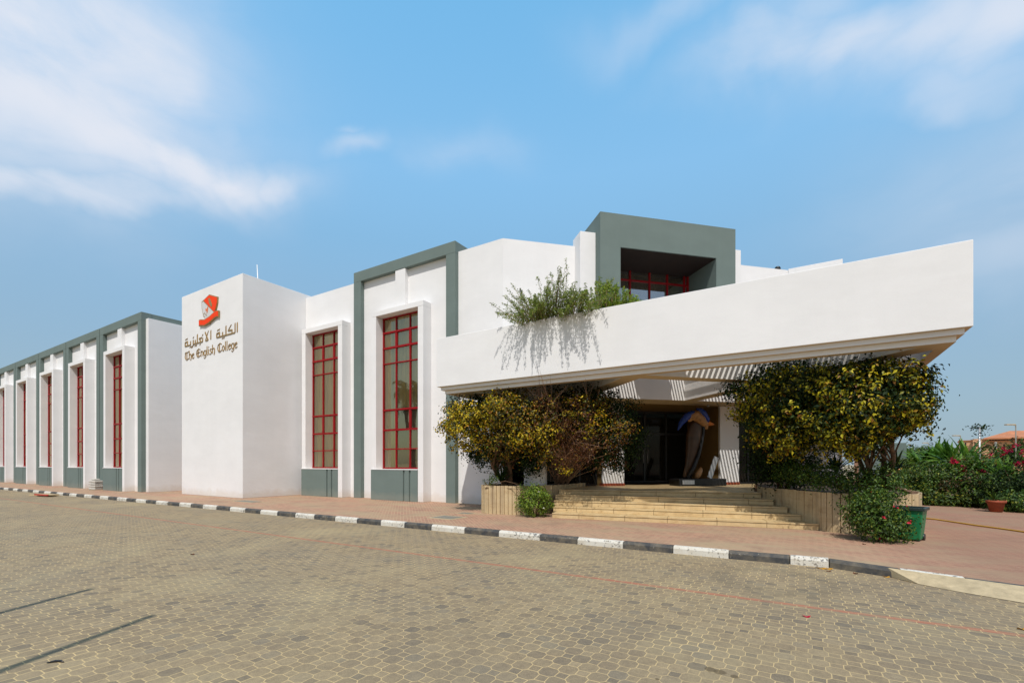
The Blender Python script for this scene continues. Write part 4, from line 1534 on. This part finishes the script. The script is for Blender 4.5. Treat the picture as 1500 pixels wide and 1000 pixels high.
out = [(-26.56, 10.08), (-25.76, 10.32), (-24.92, 10.04), (-24.95, 9.75), (-25.08, 9.48), (-25.3, 9.22), (-25.7, 9.05), (-26.2, 9.1), (-26.42, 9.4), (-26.55, 9.75)]
MB().plate(sh(out), -0.05, 0.0).build('shield_rim', M['gold'], crest)
wh = [(-26.5, 10.04), (-26.36, 10.05), (-25.28, 9.30), (-25.5, 9.16), (-26.2, 9.12), (-26.38, 9.42), (-26.5, 9.75)]
MB().plate(sh(wh), -0.06, -0.05).build('white_field', M['crest_white'], crest)
rd = [(-26.32, 10.11), (-25.76, 10.27), (-24.98, 10.01), (-25.0, 9.76), (-25.1, 9.54), (-25.24, 9.32)]
MB().plate(sh(rd), -0.065, -0.05).build('red_field', M['crest_red'], crest)
MB().plate(sh([(-25.82, 10.12), (-25.66, 10.1), (-25.44, 9.75), (-25.46, 9.62), (-25.56, 9.64), (-25.74, 9.85)]), -0.075, -0.064).build('wing_motif', M['gold'], crest)
mb = MB()
mb.plate(sh([(-26.12, 9.66), (-25.98, 9.6), (-25.92, 9.7), (-25.84, 9.72), (-25.86, 9.58), (-25.9, 9.44), (-26.0, 9.36), (-25.98, 9.5), (-26.1, 9.52)]), -0.07, -0.059)
mb.build('animal_motif', M['crest_orange'], crest)
for (x, z) in ((-26.3, 9.4), (-26.2, 9.42), (-26.1, 9.34), (-26.0, 9.28), (-26.32, 9.28), (-26.2, 9.24)):
    MB().plate(sh([(x - .03, z - .03), (x + .03, z - .02), (x + .02, z + .04), (x - .02, z + .03)]), -0.068, -0.059).build('small_motif', M['gold'], crest)
rib = [(-26.78, 9.16), (-26.62, 9.17), (-26.2, 9.1), (-25.7, 9.18), (-25.2, 9.33), (-24.95, 9.36), (-24.78, 9.32)]
top = rib
bot = [(x, z - 0.33) for x, z in rib]
MB().plate(sh(top + bot[::-1]), -0.085, -0.02).build('ribbon_edge', M['gold'], crest)
top2 = [(x * 1.0 + (0.03 if i == 0 else 0) - (0.03 if i == len(rib) - 1 else 0), z - 0.04) for i, (x, z) in enumerate(rib)]
bot2 = [(x, z - 0.25) for x, z in top2]
MB().plate(sh(top2 + bot2[::-1]), -0.095, -0.084).build('ribbon', M['crest_red'], crest)
MB().plate(sh([(-26.05, 8.86), (-25.6, 8.94), (-25.75, 8.78)]), -0.06, -0.01).build('ribbon_fold', M['gold'], crest)


def nib(mb, pts, nx, nz, d0):
    """broad-nib pen stroke: polyline swept with a fixed nib vector"""
    for i, (a, b_) in enumerate(zip(pts, pts[1:])):
        dd = d0 + 0.0008 * (len(mb.v) // 8)
        ax, az_, bx, bz = a[0], a[1], b_[0], b_[1]
        poly = [(ax - nx, az_ - nz), (ax + nx, az_ + nz), (bx + nx, bz + nz), (bx - nx, bz - nz)]
        ar = sum(poly[k][0] * poly[(k + 1) % 4][1] - poly[(k + 1) % 4][0] * poly[k][1] for k in range(4))
        if abs(ar) < 2e-4:
            ex, ez = -nz * 0.35, nx * 0.35
            poly = [(ax - nx + ex, az_ - nz + ez), (ax - nx - ex, az_ - nz - ez), (bx + nx - ex, bz + nz - ez), (bx + nx + ex, bz + nz + ez)]
        mb.plate(poly, -dd, 0.0)


GL = {
    'T': (0.72, [[(0.0, .84), (.2, .97), (.45, .9), (.7, 1.0)], [(.12, .8), (.03, .42), (.16, .08), (.42, 0), (.64, .14)], [(.36, .9), (.36, .12)]]),
    'h': (0.52, [[(.06, 1.02), (.06, .03)], [(.06, .5), (.26, .64), (.40, .5), (.40, .1), (.30, -.16)]]),
    'e': (0.46, [[(.06, .32), (.36, .43), (.28, .62), (.12, .55), (.05, .36), (.08, .12), (.2, .0), (.38, .12)]]),
    'E': (0.76, [[(.66, .86), (.42, 1.0), (.14, .84), (.05, .42), (.18, .06), (.44, 0), (.68, .16)], [(.12, .5), (.58, .56)], [(.34, .92), (.34, .1)]]),
    'n': (0.50, [[(.06, .64), (.06, .0)], [(.06, .5), (.24, .64), (.38, .5), (.38, .0)]]),
    'g': (0.48, [[(.38, .6), (.38, -.14), (.2, -.3), (.03, -.2)], [(.38, .56), (.16, .63), (.05, .45), (.05, .14), (.18, .0), (.38, .12)]]),
    'l': (0.24, [[(.07, 1.02), (.07, .08), (.16, 0)]]),
    'i': (0.24, [[(.07, .64), (.07, .08), (.16, 0)], [(.04, .84), (.12, .90)]]),
    's': (0.42, [[(.34, .56), (.18, .64), (.05, .48), (.3, .26), (.31, .12), (.15, 0), (.03, .08)]]),
    'C': (0.72, [[(.64, .84), (.42, 1.0), (.14, .84), (.05, .44), (.18, .07), (.44, 0), (.66, .15)], [(.34, .95), (.34, .08)]]),
    'o': (0.46, [[(.2, .64), (.05, .44), (.05, .18), (.2, 0), (.36, .18), (.36, .44), (.2, .64)]]),
    ' ': (0.30, []),
}
txt = 'The English College'
tw = sum(GL[c][0] for c in txt)
X0, X1 = -28.45, -23.12
kx = (X1 - X0) / tw
kz = 0.44
eng = thing('english_lettering', 'gold blackletter words The English College on the tower, lower line', 'lettering', (X0, YS, 7.26))
x = 0.0
for c in txt:
    wdt, strokes = GL[c]
    if strokes:
        mb = MB()
        for s_ in strokes:
            nib(mb, [(x + px * kx, pz * kz) for px, pz in s_], 0.017, 0.010, 0.03)
        mb.build('letter', M['gold'], eng)
    x += wdt * kx
ara = thing('arabic_lettering', 'gold angular Arabic words on the tower below the crest', 'lettering', (-28.5, YS, 8.02))
A1 = [[[(5.34, .44), (5.34, .0)]], [[(5.14, .44), (5.14, .0), (3.42, .0)], [(4.86, .0), (4.86, .17), (4.5, .19), (4.78, .42)], [(4.3, .44), (4.3, 0)], [(3.98, .17), (3.98, 0)], [(3.68, 0), (3.68, .22), (3.42, .2), (3.42, .0)]],
      [[(3.48, .34), (3.54, .37)], [(3.62, .35), (3.68, .38)]], [[(3.94, -.13), (4.0, -.10)], [(4.08, -.13), (4.14, -.10)]],
      [[(2.82, .44), (2.82, 0)]], [[(2.24, .44), (2.52, .02)], [(2.56, .44), (2.34, .12), (2.28, 0.0), (2.55, 0.0)]],
      [[(1.98, .18), (1.98, 0), (.98, 0)], [(1.88, .22), (1.62, .21), (1.8, .0)], [(1.42, .44), (1.42, 0)], [(1.2, .17), (1.2, 0)], [(.98, .2), (.98, -.06), (.8, -.16)]],
      [[(1.94, .32), (2.0, .35)]], [[(1.68, -.13), (1.74, -.1)]], [[(1.14, -.13), (1.2, -.1)], [(1.28, -.13), (1.34, -.1)]], [[(.95, .33), (1.01, .36)]],
      [[(.68, .18), (.68, 0), (.06, 0)], [(.34, 0), (.34, .22), (.08, .2), (.08, 0)]], [[(.6, -.13), (.66, -.1)], [(.74, -.13), (.8, -.1)]], [[(.12, .34), (.18, .37)], [(.26, .35), (.32, .38)]]]
for grp in A1:
    mb = MB()
    for s_ in grp:
        nib(mb, s_, 0.027, 0.027, 0.03)
    mb.build('letter', M['gold'], ara)

# antenna rod behind the tower top
p = at(378, 400, 14.5)
rod = thing('antenna', 'thin white antenna rod sticking up from the tower roof', 'antenna', (p.x, 14.5, 10.77))
MB().tube([(0.06, 0, 0), (0, 0, 0.9), (-0.10, 0, 1.95)], [0.035, 0.03, 0.02], 8).build('rod', M['white_paint'], rod)
MB().box(-0.05, 0.17, -0.1, 0.1, 0, 0.08).build('foot', M['steel'], rod, 0.01)
# small dark lamp on the corner of the right roof edge
p = at(1139, 396, 24.9)
lamp = thing('roof_lamp', 'tiny dark round lamp on the white roof edge right of the grey box', 'lamp', (p.x, 24.85, 10.60))
MB().lathe([(0.02, 0.20), (0.1, 0.17), (0.14, 0.09), (0.1, 0.0), (0.02, -0.03)], 0, 0, 12).build('housing', M['black_metal'], lamp)
MB().tube([(0, 0, -0.1), (0, 0, 0.02)], 0.03, 8).build('bracket', M['black_metal'], lamp)

# ------------------------------------------------------------------ things on the pavement
def lid(px0, py0, px1, py1, label):
    a, b_ = gnd(px0, py0), gnd(px1, py1)
    return a, b_


mh = thing('manhole_cover', 'larger framed manhole cover in the pavement left of the planter', 'manhole', (-9.25, 11.1, 0))
MB().box(-0.5, 0.5, -0.42, 0.42, -0.05, 0.008).build('rim', M['cement'], mh)
MB().box(-0.38, 0.38, -0.3, 0.3, -0.02, 0.014).build('lid', M['iron'], mh)
mh = thing('manhole_cover', 'smaller manhole cover close to the left planter corner, in its shade', 'manhole', (-9.5, 12.35, 0))
MB().box(-0.3, 0.3, -0.22, 0.22, -0.05, 0.008).build('rim', M['cement'], mh)
MB().box(-0.22, 0.22, -0.15, 0.15, -0.02, 0.014).build('lid', M['iron'], mh)
mh = thing('manhole_cover', 'worn drain cover in the pavement in front of the tower', 'manhole', (-20.6, 11.2, 0))
MB().box(-0.8, 0.8, -0.3, 0.3, -0.05, 0.008).build('rim', M['cement'], mh)
MB().box(-0.7, 0.7, -0.22, 0.22, -0.02, 0.014).build('lid', M['iron'], mh)

# green bin
bn = thing('wheeled_bin', 'green plastic bin behind the red flowered bush', 'bin', (2.0, 13.15, 0), R(-18))
mb = MB()
b = 0
for z, hw in ((0.03, 0.19), (0.66, 0.245)):
    mb.v += [(-hw, -hw, z), (hw, -hw, z), (hw, hw, z), (-hw, hw, z)]
for i in range(4):
    j = (i + 1) % 4
    mb.face([i, j, 4 + j, 4 + i])
mb.face([3, 2, 1, 0])
mb.build('body', M['bin_green'], bn, 0.02)
mb = MB()
mb.box(-0.28, 0.28, -0.28, -0.235, 0.655, 0.72)
mb.box(-0.28, 0.28, 0.235, 0.28, 0.655, 0.72)
mb.box(-0.28, -0.235, -0.235, 0.235, 0.655, 0.72)
mb.box(0.235, 0.28, -0.235, 0.235, 0.655, 0.72)
mb.build('rim', M['bin_lid'], bn, 0.008)
MB().box(-0.232, 0.232, -0.232, 0.232, 0.60, 0.64).build('contents', M['dark'], bn)
for sx in (-1, 1):
    mb = MB()
    mb.tube([(sx * 0.17, 0.17, 0.07), (sx * 0.22, 0.17, 0.07)], 0.07, 14)
    mb.build('wheel', M['black_metal'], bn)

# hose over the far pavement
pts = [tuple(gnd(1338, 757.5, 0.02)), tuple(gnd(1370, 760, 0.02)), tuple(gnd(1400, 764.5, 0.02)), tuple(gnd(1430, 769, 0.02)), tuple(gnd(1465, 773.5, 0.02)), tuple(gnd(1500, 778.5, 0.02)), tuple(gnd(1560, 787, 0.02))]
tag(MB().tube(pts, 0.022, 7).build('garden_hose', M['hose']), 'thin yellow hose lying across the pink pavement at the right', 'hose')

# wrapped bundle by the left wing, boards on the road
sk = thing('wrapped_bundle', 'pale wrapped stack standing against the grey plinth of the left wing', 'bundle', (-38.3, 11.2, 0), R(5))
for k in range(4):
    MB().box(-0.42 + 0.03 * (k % 2), 0.42 - 0.02 * ((k + 1) % 2), -0.22, 0.22, 0.15 * k + 0.002, 0.15 * k + 0.14).build('layer', M['paper'], sk, 0.04)
MB().box(-0.25, 0.2, -0.15, 0.15, 0.6, 0.70).build('top_bag', M['paper'], sk, 0.04)
bd_ = thing('flat_boards', 'loose pale boards with a red edge lying on the road at the far kerb', 'boards', (-35.8, 8.35, ZR), R(8))
MB().box(-1.25, 0.6, -0.28, 0.22, 0.006, 0.06).build('board', M['board'], bd_)
MB().box(-0.3, 1.2, -0.40, 0.05, 0.064, 0.13).build('board', M['board'], bd_)
MB().box(-0.25, 1.22, -0.44, -0.405, 0.06, 0.14).build('edge_strip', M['board_red'], bd_)
# small litter
p = gnd(82, 970, ZR)
tag(MB().tube([(p.x - .045, p.y - .05, ZR + .008), (p.x - .02, p.y + .0, ZR + .012), (p.x + .02, p.y + .03, ZR + .01), (p.x + .06, p.y + .035, ZR + .008)], [.004, .011, .010, .004], 6).build('rubber_strip', M['black_metal']), 'short curved strip of black rubber on the road, bottom left', 'litter')
lf = []
for i, (px, py, lab) in enumerate([(1203, 832.5, 'larger orange fallen leaf on the road against the white kerb block'), (1212, 833, 'orange fallen leaf just right of the larger one at the kerb'), (1213, 836.5, 'small brown leaf on the road below the kerb leaves'), (1253, 840, 'tiny brown leaf on the road by the last black kerb block'), (1298, 845, 'orange leaf at the start of the cement ramp'), (1498, 922, 'orange leaf at the right end of the red road line'), (1181, 903, 'pink petal on the grey pavers, right of centre'), (282, 812, 'brown leaf on the road left of centre'), (1266, 797, 'dry leaf on the pavement below the red flowered bush')]):
    p = gnd(px, py, ZR if i != 8 else 0.0)
    s = 0.075 if i in (0, 1) else 0.045
    mb = MB()
    a = random.uniform(0, 6)
    n = 10
    z0 = p.z + 0.012
    mb.v.append((p.x, p.y, z0 - 0.006))
    for k in range(n):
        t_ = 2 * math.pi * k / n
        r_ = s * (0.55 + 0.45 * abs(math.cos(t_))) * (1 if k % 2 else 0.85)
        mb.v.append((p.x + r_ * math.cos(t_ + a) * 1.2, p.y + r_ * math.sin(t_ + a) * 0.8, z0 + 0.012 * math.sin(2 * t_)))
    for k in range(n):
        mb.face([0, 1 + k, 1 + (k + 1) % n])
    tag(mb.build('fallen_leaf', M['petal_pink'] if i == 6 else (M['leaf_fallen'] if i in (0, 1, 4, 5) else M['leaf_rust'])), lab, 'leaf', 'fallen leaves on the paving')

# ------------------------------------------------------------------ sculpture in the entrance
vs = vE - 0.5
su = 16.3
sx, sy = uv(su, vs)
sc = thing('bird_sculpture', 'tall brown sculpture with blue wings and orange beak on a black plinth, beside the doors', 'sculpture', (sx, sy, PT), R(45))
MB().box(-1.15, 0.95, -0.35, 0.35, 0, 0.28).build('plinth', M['black_metal'], sc, 0.015)
MB().box(-1.02, -0.5, -0.366, -0.352, 0.07, 0.23).build('plaque', M['steel'], sc)
mb = MB().tube([(-0.55, 0, 0.28), (-0.3, 0, 0.7), (-0.05, 0, 1.25), (0.12, 0, 1.9), (0.18, 0, 2.45), (0.16, 0, 2.6)], [0.10, 0.09, 0.07, 0.055, 0.05, 0.05], 10)
mb.build('stem', M['black_metal'], sc)
MB().tube([(-0.2, -0.05, 0.28), (-0.12, -0.06, 0.45), (-0.02, -0.06, 0.62), (0.02, -0.05, 0.72)], [0.09, 0.12, 0.09, 0.03], 10).build('base_leaf', M['bird_tan'], sc)
mb = MB().tube([(-0.50, 0, 2.55), (-0.42, 0, 2.72), (-0.2, 0, 2.78), (0.05, 0, 2.62), (0.25, 0, 2.42), (0.30, 0, 2.25)], [0.06, 0.17, 0.22, 0.2, 0.13, 0.05], 14)
mb.build('body', M['bird_tan'], sc)
mb = MB().tube([(-0.98, 0.02, 2.18), (-0.85, 0.02, 2.45), (-0.62, 0.0, 2.72), (-0.35, 0, 2.86), (-0.1, 0, 2.9)], [0.02, 0.10, 0.15, 0.13, 0.06], 10)
mb.build('wing', M['blue'], sc)
mb = MB().tube([(-0.2, -0.05, 3.05), (-0.05, -0.06, 3.0), (0.12, -0.06, 2.84), (0.27, -0.04, 2.62), (0.33, 0, 2.45)], [0.03, 0.11, 0.14, 0.13, 0.05], 10)
mb.build('wing', M['blue'], sc)
mb = MB().tube([(0.28, 0, 2.5), (0.45, 0, 2.47), (0.66, 0, 2.44)], [0.10, 0.085, 0.012], 10)
mb.build('beak', M['orange'], sc)
mb = MB()
nseg, prof = 18, [(0.05, .30), (0.14, .36), (0.26, .9), (0.40, 1.5), (0.47, 2.0), (0.42, 2.4), (0.28, 2.62), (0.05, 2.72)]
for r_, z_ in prof:
    r_ *= 0.72
    cx_ = float(np.interp(z_, [0.28, 0.7, 1.25, 1.9, 2.45, 2.8], [-0.55, -0.3, -0.05, 0.12, 0.18, 0.1])) - r_ * 0.95
    for k in range(nseg):
        a_ = 2 * math.pi * k / nseg
        mb.v.append((cx_ + r_ * math.cos(a_), 0.12 + r_ * 0.55 * math.sin(a_), z_))
for i in range(len(prof) - 1):
    for k in range(nseg):
        k2 = (k + 1) % nseg
        mb.face([i * nseg + k, i * nseg + k2, (i + 1) * nseg + k2, (i + 1) * nseg + k], 0, True)
mb.build('torso', M['bird_brown'], sc)
mb = MB()
for a, b_ in (((0.45, -0.1), (0.95, -0.1)),):
    mb.obox((0.72, 0.18, 0.72), (0.16, 0, 0.42), (0, 0.02, 0), (0.1, 0, -0.04))
mb.build('brace', M['steel'], sc)
dl = tag(MB().lathe([(0.0, 0.0), (0.05, -0.01), (0.06, -0.05), (0.03, -0.075), (0.0, -0.08)], *uv(17.0, vBb + 1.4), 12).build('ceiling_spotlight', M['steel'], loc=(0, 0, ZU)), 'small ceiling spotlight under the entrance beam, above the sculpture', 'lamp')

# ------------------------------------------------------------------ garden at the right
gw = thing('garden_wall', 'grey rendered garden block behind the outer olive tree', 'wall', tuple(at(1300, 679, 30.0))[:2] + (0,))
p0, p1 = at(1262, 650, 30.0), at(1328, 648, 30.0)
MB().box(p0.x - gw.location.x, p1.x - gw.location.x, 0, 1.5, 0, p1.z).build('wall_body', M['grey'], gw, 0.02)
MB().box(p0.x - gw.location.x, p1.x - gw.location.x - 1.0, 1.5, 4, 0, p1.z + 0.5).build('rear_wall', M['villa_wall'], gw, 0.02)



def gard(px, u, z=0.0):
    """point on a line parallel to the garden edge (x + y = u), seen at a photo column"""
    k = (px - 750) / 682.0
    d = u / (k * (S58 + C58) + (S58 - C58))
    return ((k * S58 - C58) * d, (k * C58 + S58) * d, z)


specs = [
    # px, distance line u, centre height, half sizes, material, label
    (1322, 30.2, 0.75, (0.9, 0.8, 0.55), 'leaf_mid', 'low yellow green shrub right behind the bin, beside the grey garden block'),
    (1345, 31.0, 1.0, (1.0, 0.9, 0.65), 'leaf_garden', 'rounded shrub with orange blossoms behind the bin'),
    (1378, 30.4, 0.95, (1.05, 0.9, 0.75), 'leaf_mid', 'dense dark round shrub at the front of the garden row, left of the pot'),
    (1415, 30.6, 0.7, (0.9, 0.8, 0.55), 'leaf_rusty', 'brownish shrub straight behind the terracotta pot'),
    (1446, 30.6, 0.7, (0.8, 0.8, 0.5), 'leaf_mid', 'leafy shrub above the terracotta pot'),
    (1494, 30.4, 0.8, (1.0, 0.9, 0.65), 'leaf_dark', 'dark shrub at the right edge under the crimson flowers'),
    (1385, 29.6, 0.28, (1.0, 0.6, 0.3), 'leaf_garden', 'low green edging bush along the pavement left of the pot'),
    (1500, 29.4, 0.28, (0.75, 0.6, 0.32), 'leaf_mid', 'low spreading bush along the pavement right of the pot'),
]
for i, (px, u_, zc, rr, mt, lab) in enumerate(specs):
    c = gard(px, u_)
    fl = None
    if i == 1:
        fl = (M['orange'], 7, 0.10, 6, 1)
    shrub('garden_shrub', lab, c, [((c[0], c[1], zc), rr), ((c[0] + rr[0] * .4, c[1], zc * 1.1), tuple(q * .6 for q in rr)), ((c[0], c[1], zc * 0.5), (rr[0] * 0.9, rr[1] * 0.9, rr[2] * 0.6))], M[mt], 270, 18, 0.10, 0.10, 'shrubs of the garden row at the right', flowers=fl)
c = gard(1326, 33.5)
spray = []
for k in range(70):
    q = (c[0] + rng.normal() * 0.5, c[1] + rng.normal() * 0.5, rng.uniform(1.0, 1.95))
    spray.append((q, (c[0] * .7 + q[0] * .3, c[1], 0.2)))
spray_plant('feathery_shrub', 'pale feathery green shrub in front of the grey garden block', c, spray, M['leaf_bright'], 0.10, 60)
c = gard(1484, 32.4)
shrub('bougainvillea', 'bougainvillea covered with crimson flowers at the right edge below the villa', c,
      [((c[0], c[1], 1.65), (1.5, 1.0, 0.65)), ((c[0] + 1.2, c[1] - .6, 1.85), (1.2, 1.0, 0.6)), ((c[0] - 0.9, c[1] + .4, 1.5), (0.9, 0.8, 0.5)), ((c[0], c[1], 0.7), (1.6, .8, .7))], M['leaf_mid'], 320, 17, 0.12, 0.10, flowers=(M['petal_pink'], 95, 0.12, 12, 1))
c = gard(1445, 37.0)
shrub('bougainvillea', 'small rusty red bougainvillea in front of the villa wall', c, [((c[0], c[1], 1.45), (1.0, 0.8, 0.45)), ((c[0], c[1], 1.0), (0.9, .7, .9))], M['leaf_rusty'], 170, 17, 0.12, 0.10, flowers=(M['petal_pink'], 20, 0.10, 10, 1))
# broad leaved plants
for i, (px, u_, zt_, L, lab) in enumerate([(1350, 34.0, 1.15, 1.2, 'broad leaved plant leftmost in the back row, beside the grey garden block'), (1370, 34.5, 1.3, 1.3, 'broad leaved plant in the back row left of the middle distant lamp post'), (1392, 33.6, 1.2, 1.3, 'broad leaved plant in the back row straight below the middle lamp post'), (1416, 34.0, 1.25, 1.3, 'broad leaved plant in the back row left of the vine covered mast'), (1436, 31.6, 0.85, 1.1, 'broad leaved plant in front, straight above the terracotta pot'), (1404, 32.2, 0.95, 1.0, 'broad leaved plant in the middle, left of the pot'), (1470, 31.4, 0.7, 1.0, 'broad leaved plant at the right, below the crimson flowers')]):
    blade_plant('broad_leaved_plant', lab, gard(px, u_), 44, L * 1.1, 0.2, M['leaf_blade'], 1.2, 'broad leaved plants of the garden row', 'plant', zt_ + 0.3, 0.8)
# terracotta pot with grassy plant
c = gnd(1459, 749.5)
pot = thing('flower_pot', 'terracotta pot in front of the garden shrubs', 'pot', (c.x, c.y, 0))
MB().lathe([(0.0, 0.01), (0.16, 0.01), (0.22, 0.3), (0.23, 0.31), (0.255, 0.31), (0.26, 0.40), (0.235, 0.40), (0.22, 0.34), (0.0, 0.34)], 0, 0, 24).build('vessel', M['terracotta'], pot)
blade_plant('grassy_pot_plant', 'fine grassy plant growing in the terracotta pot', (c.x - 0.05, c.y, 0.36), 45, 0.5, 0.03, M['leaf_mid'], 1.1)

# climbing mast with vines
c = at(1435, 679, 28.0)
mast = thing('vine_covered_mast', 'thin mast wound with climbing vines, standing before the villa', 'mast', (c.x, c.y, 0))
zt = at(1435, 625, 28.0).z
MB().tube([(0, 0, 0), (0, 0, zt)], 0.035, 8).build('pole', M['steel'], mast)
p_ = np.stack([rng.normal(size=260) * 0.14, rng.normal(size=260) * 0.14, rng.uniform(0.5, zt, 260)], 1)
p_ = np.concatenate([p_, np.stack([rng.normal(size=90) * 0.15, rng.normal(size=90) * 0.15, zt + rng.normal(size=90) * 0.06], 1)])
leaf_mesh('vine_leaves', p_, rng.normal(size=p_.shape), 0.10 * rng.uniform(0.6, 1.2, len(p_)), M['leaf_dark'], mast)

# distant lamp posts
for px, ytop, d, lab in [(1488, 622, 50, 'nearest of the three distant lamp posts, in front of the villa roof'), (1407, 638, 66, 'middle distant lamp post, left of the villa'), (1360, 648.5, 88, 'farthest small lamp post, above the broad leaved plants')]:
    k = (px - 750) / 682.0
    X, Y = (k * S58 - C58) * d, (k * C58 + S58) * d
    H = EYE + (679 - ytop) / 682.0 * d
    lp = thing('lamp_post', lab, 'lamp post', (X, Y, -0.2), 0, 'lamp posts beyond the garden')
    H += 0.2
    ux, uy = -S58, -C58
    MB().tube([(0, 0, 0), (0, 0, H)], [0.07, 0.05], 10).build('pole', M['iron'], lp)
    MB().tube([(0, 0, H - 0.05), (ux * 0.5, uy * 0.5, H), (ux * 0.9, uy * 0.9, H)], 0.04, 8).build('arm', M['steel'], lp)
    MB().obox((ux * 0.62, uy * 0.62, H + 0.02), Vector((ux, uy, 0)) * 0.5, Vector((-uy, ux, 0)) * 0.14, (0, 0, 0.06)).build('lantern', M['cement'], lp, 0.02)

# villa far behind
dV = 85.0
kV = (1490 - 750) / 682.0
vx, vy = (kV * S58 - C58) * dV, (kV * C58 + S58) * dV
villa = thing('villa', 'peach coloured villa with low clay hip roof beyond the garden', 'house', (vx, vy, -0.25), R(YAW - 47.3 + 5))


def hz(py):
    return EYE + (679 - py) / 682.0 * dV + 0.25


def hx(px):
    return (px - 1490) / 682.0 * dV * 0.70


MB().box(hx(1424), hx(1600), 0, 12, 0, hz(641)).build('wall', M['villa_wall'], villa)
MB().box(hx(1404), hx(1424) - 0.01, 1, 10, 0, hz(643.5)).build('side_wall', M['villa_wall'], villa)
MB().box(hx(1402), hx(1424) - 0.01, 0.8, 10.2, hz(643.5) + .003, hz(642.5)).build('parapet', M['villa_roof'], villa)
mb = MB()
za, zb = hz(640.5), hz(628.5)
xa, xb = hx(1440), hx(1620)
mb.v = [(xa, -1, za), (xb, -1, za), (xb, 13, za), (xa, 13, za), (hx(1484), 5, zb), (xb - 8, 6.5, zb), (xa, -1, za - .25), (xb, -1, za - .25), (xb, 13, za - .25), (xa, 13, za - .25)]
for f_ in ((0, 1, 5, 4), (2, 3, 4, 5), (1, 2, 5), (3, 0, 4), (6, 7, 1, 0), (9, 8, 7, 6), (9, 6, 0, 3)):
    mb.face(list(f_))
roof = mb.build('roof', M['villa_roof'], villa)
MB().box(hx(1442), hx(1610), -0.6, 0, hz(645.4), hz(644.8)).build('balcony_ledge', M['villa_roof'], villa)
for k in range(14):
    xk = hx(1449 + k * 4.2)
    MB().box(xk, xk + 0.26, -0.04, 0.02, hz(643.8), hz(641.9)).build('window', M['dark'], villa)
for (xk, wk, ya, yb_) in ((1412, 2.2, 655, 646), (1470, 2.4, 656, 650), (1445, 2.0, 655, 650)):
    w_ = MB().box(hx(xk), hx(xk + wk), -0.05 if xk > 1424 else 0.94, 0.5 if xk > 1424 else 1.2, hz(ya), hz(yb_)).build('window', M['white_paint'] if xk == 1458 else M['dark'], villa)
MB().box(hx(1457), hx(1460.5), -0.35, -0.05, hz(656), hz(646)).build('white_column', M['white_paint'], villa)
# far trees
for px, d, h, lab in [(1372, 120, 653, 'flat topped dark tree far away on the horizon'), (1497, 62, 650, 'dark tree in front of the villa at the right edge'), (1335, 70, 655, 'pale green tree behind the grey garden block'), (1405, 130, 657, 'distant low tree left of the villa wall')]:
    k = (px - 750) / 682.0
    X, Y = (k * S58 - C58) * d, (k * C58 + S58) * d
    H = EYE + (679 - h) / 682.0 * d
    rr = {1372: 3.6, 1497: 2.4, 1335: 1.8, 1405: 3.4}[px]
    tree('far_tree', lab, (X, Y, -0.25), (X, Y, H * 0.4), None, [('crown', M['leaf_mid'] if px == 1335 else M['leaf_dark'], [((X, Y, H * 0.72), (rr, rr, H * 0.28)), ((X + rr * .5, Y, H * .62), (rr * .8, rr, H * .24)), ((X - rr * .6, Y, H * .6), (rr * .7, rr, H * .22))], 170, 18, 0.3, 0.36)], 0.16, 1, 14, 'far trees beyond the garden')

# ------------------------------------------------------------------ things behind the camera that the photo shows by shadow or reflection
for (x, y, H, lab) in [(-4.44, -2.0, 7.1, 'slim flagpole beside the viewpoint, casting the nearer thin shadow on the road'), (-6.57, -1.95, 7.1, 'slim flagpole beside the viewpoint, casting the farther thin shadow on the road')]:
    fp = thing('flagpole', lab, 'pole', (x, y, ZR))
    MB().tube([(0, 0, 0), (0, 0, H)], [0.06, 0.05], 10).build('pole', M['steel'], fp)
    MB().lathe([(0.0, H + 0.05), (0.05, H + 0.02), (0.05, H - 0.03), (0.0, H - 0.06)], 0, 0, 10).build('finial', M['gold'], fp)
palm = thing('palm_tree', 'palm tree across the road that mirrors in the window next to the canopy', 'tree', (-32.0, -2.3, ZR))
MB().tube([(0, 0, 0), (0.1, 0, 3), (0.05, 0.1, 6), (0, 0, 8.7)], [0.3, 0.2, 0.19, 0.22], 10).build('trunk', M['bark'], palm)
mb = MB()
for i in range(34):
    a = rng.uniform(0, 2 * math.pi)
    el_ = rng.uniform(-0.5, 1.2)
    p = Vector((0, 0, 8.7))
    L = rng.uniform(2.2, 3.0)
    for s_ in range(9):
        d = Vector((math.cos(a) * math.cos(el_), math.sin(a) * math.cos(el_), math.sin(el_)))
        q = p + d * L / 9
        sd = d.cross(Vector((0, 0, 1))).normalized()
        for sg in (-1, 1):
            for h_ in (0, 0.5):
                b = len(mb.v)
                r0_ = p.lerp(q, h_)
                tipp = r0_ + sd * sg * 0.55 * (1 - abs(s_ - 4) / 7) + d * 0.3 - Vector((0, 0, 0.25))
                mb.v += [tuple(r0_), tuple(r0_ + d * 0.14), tuple(tipp)]
                mb.face([b, b + 1, b + 2])
        p = q
        el_ -= 0.2
mb.build('fronds', M['leaf_dark'], palm)
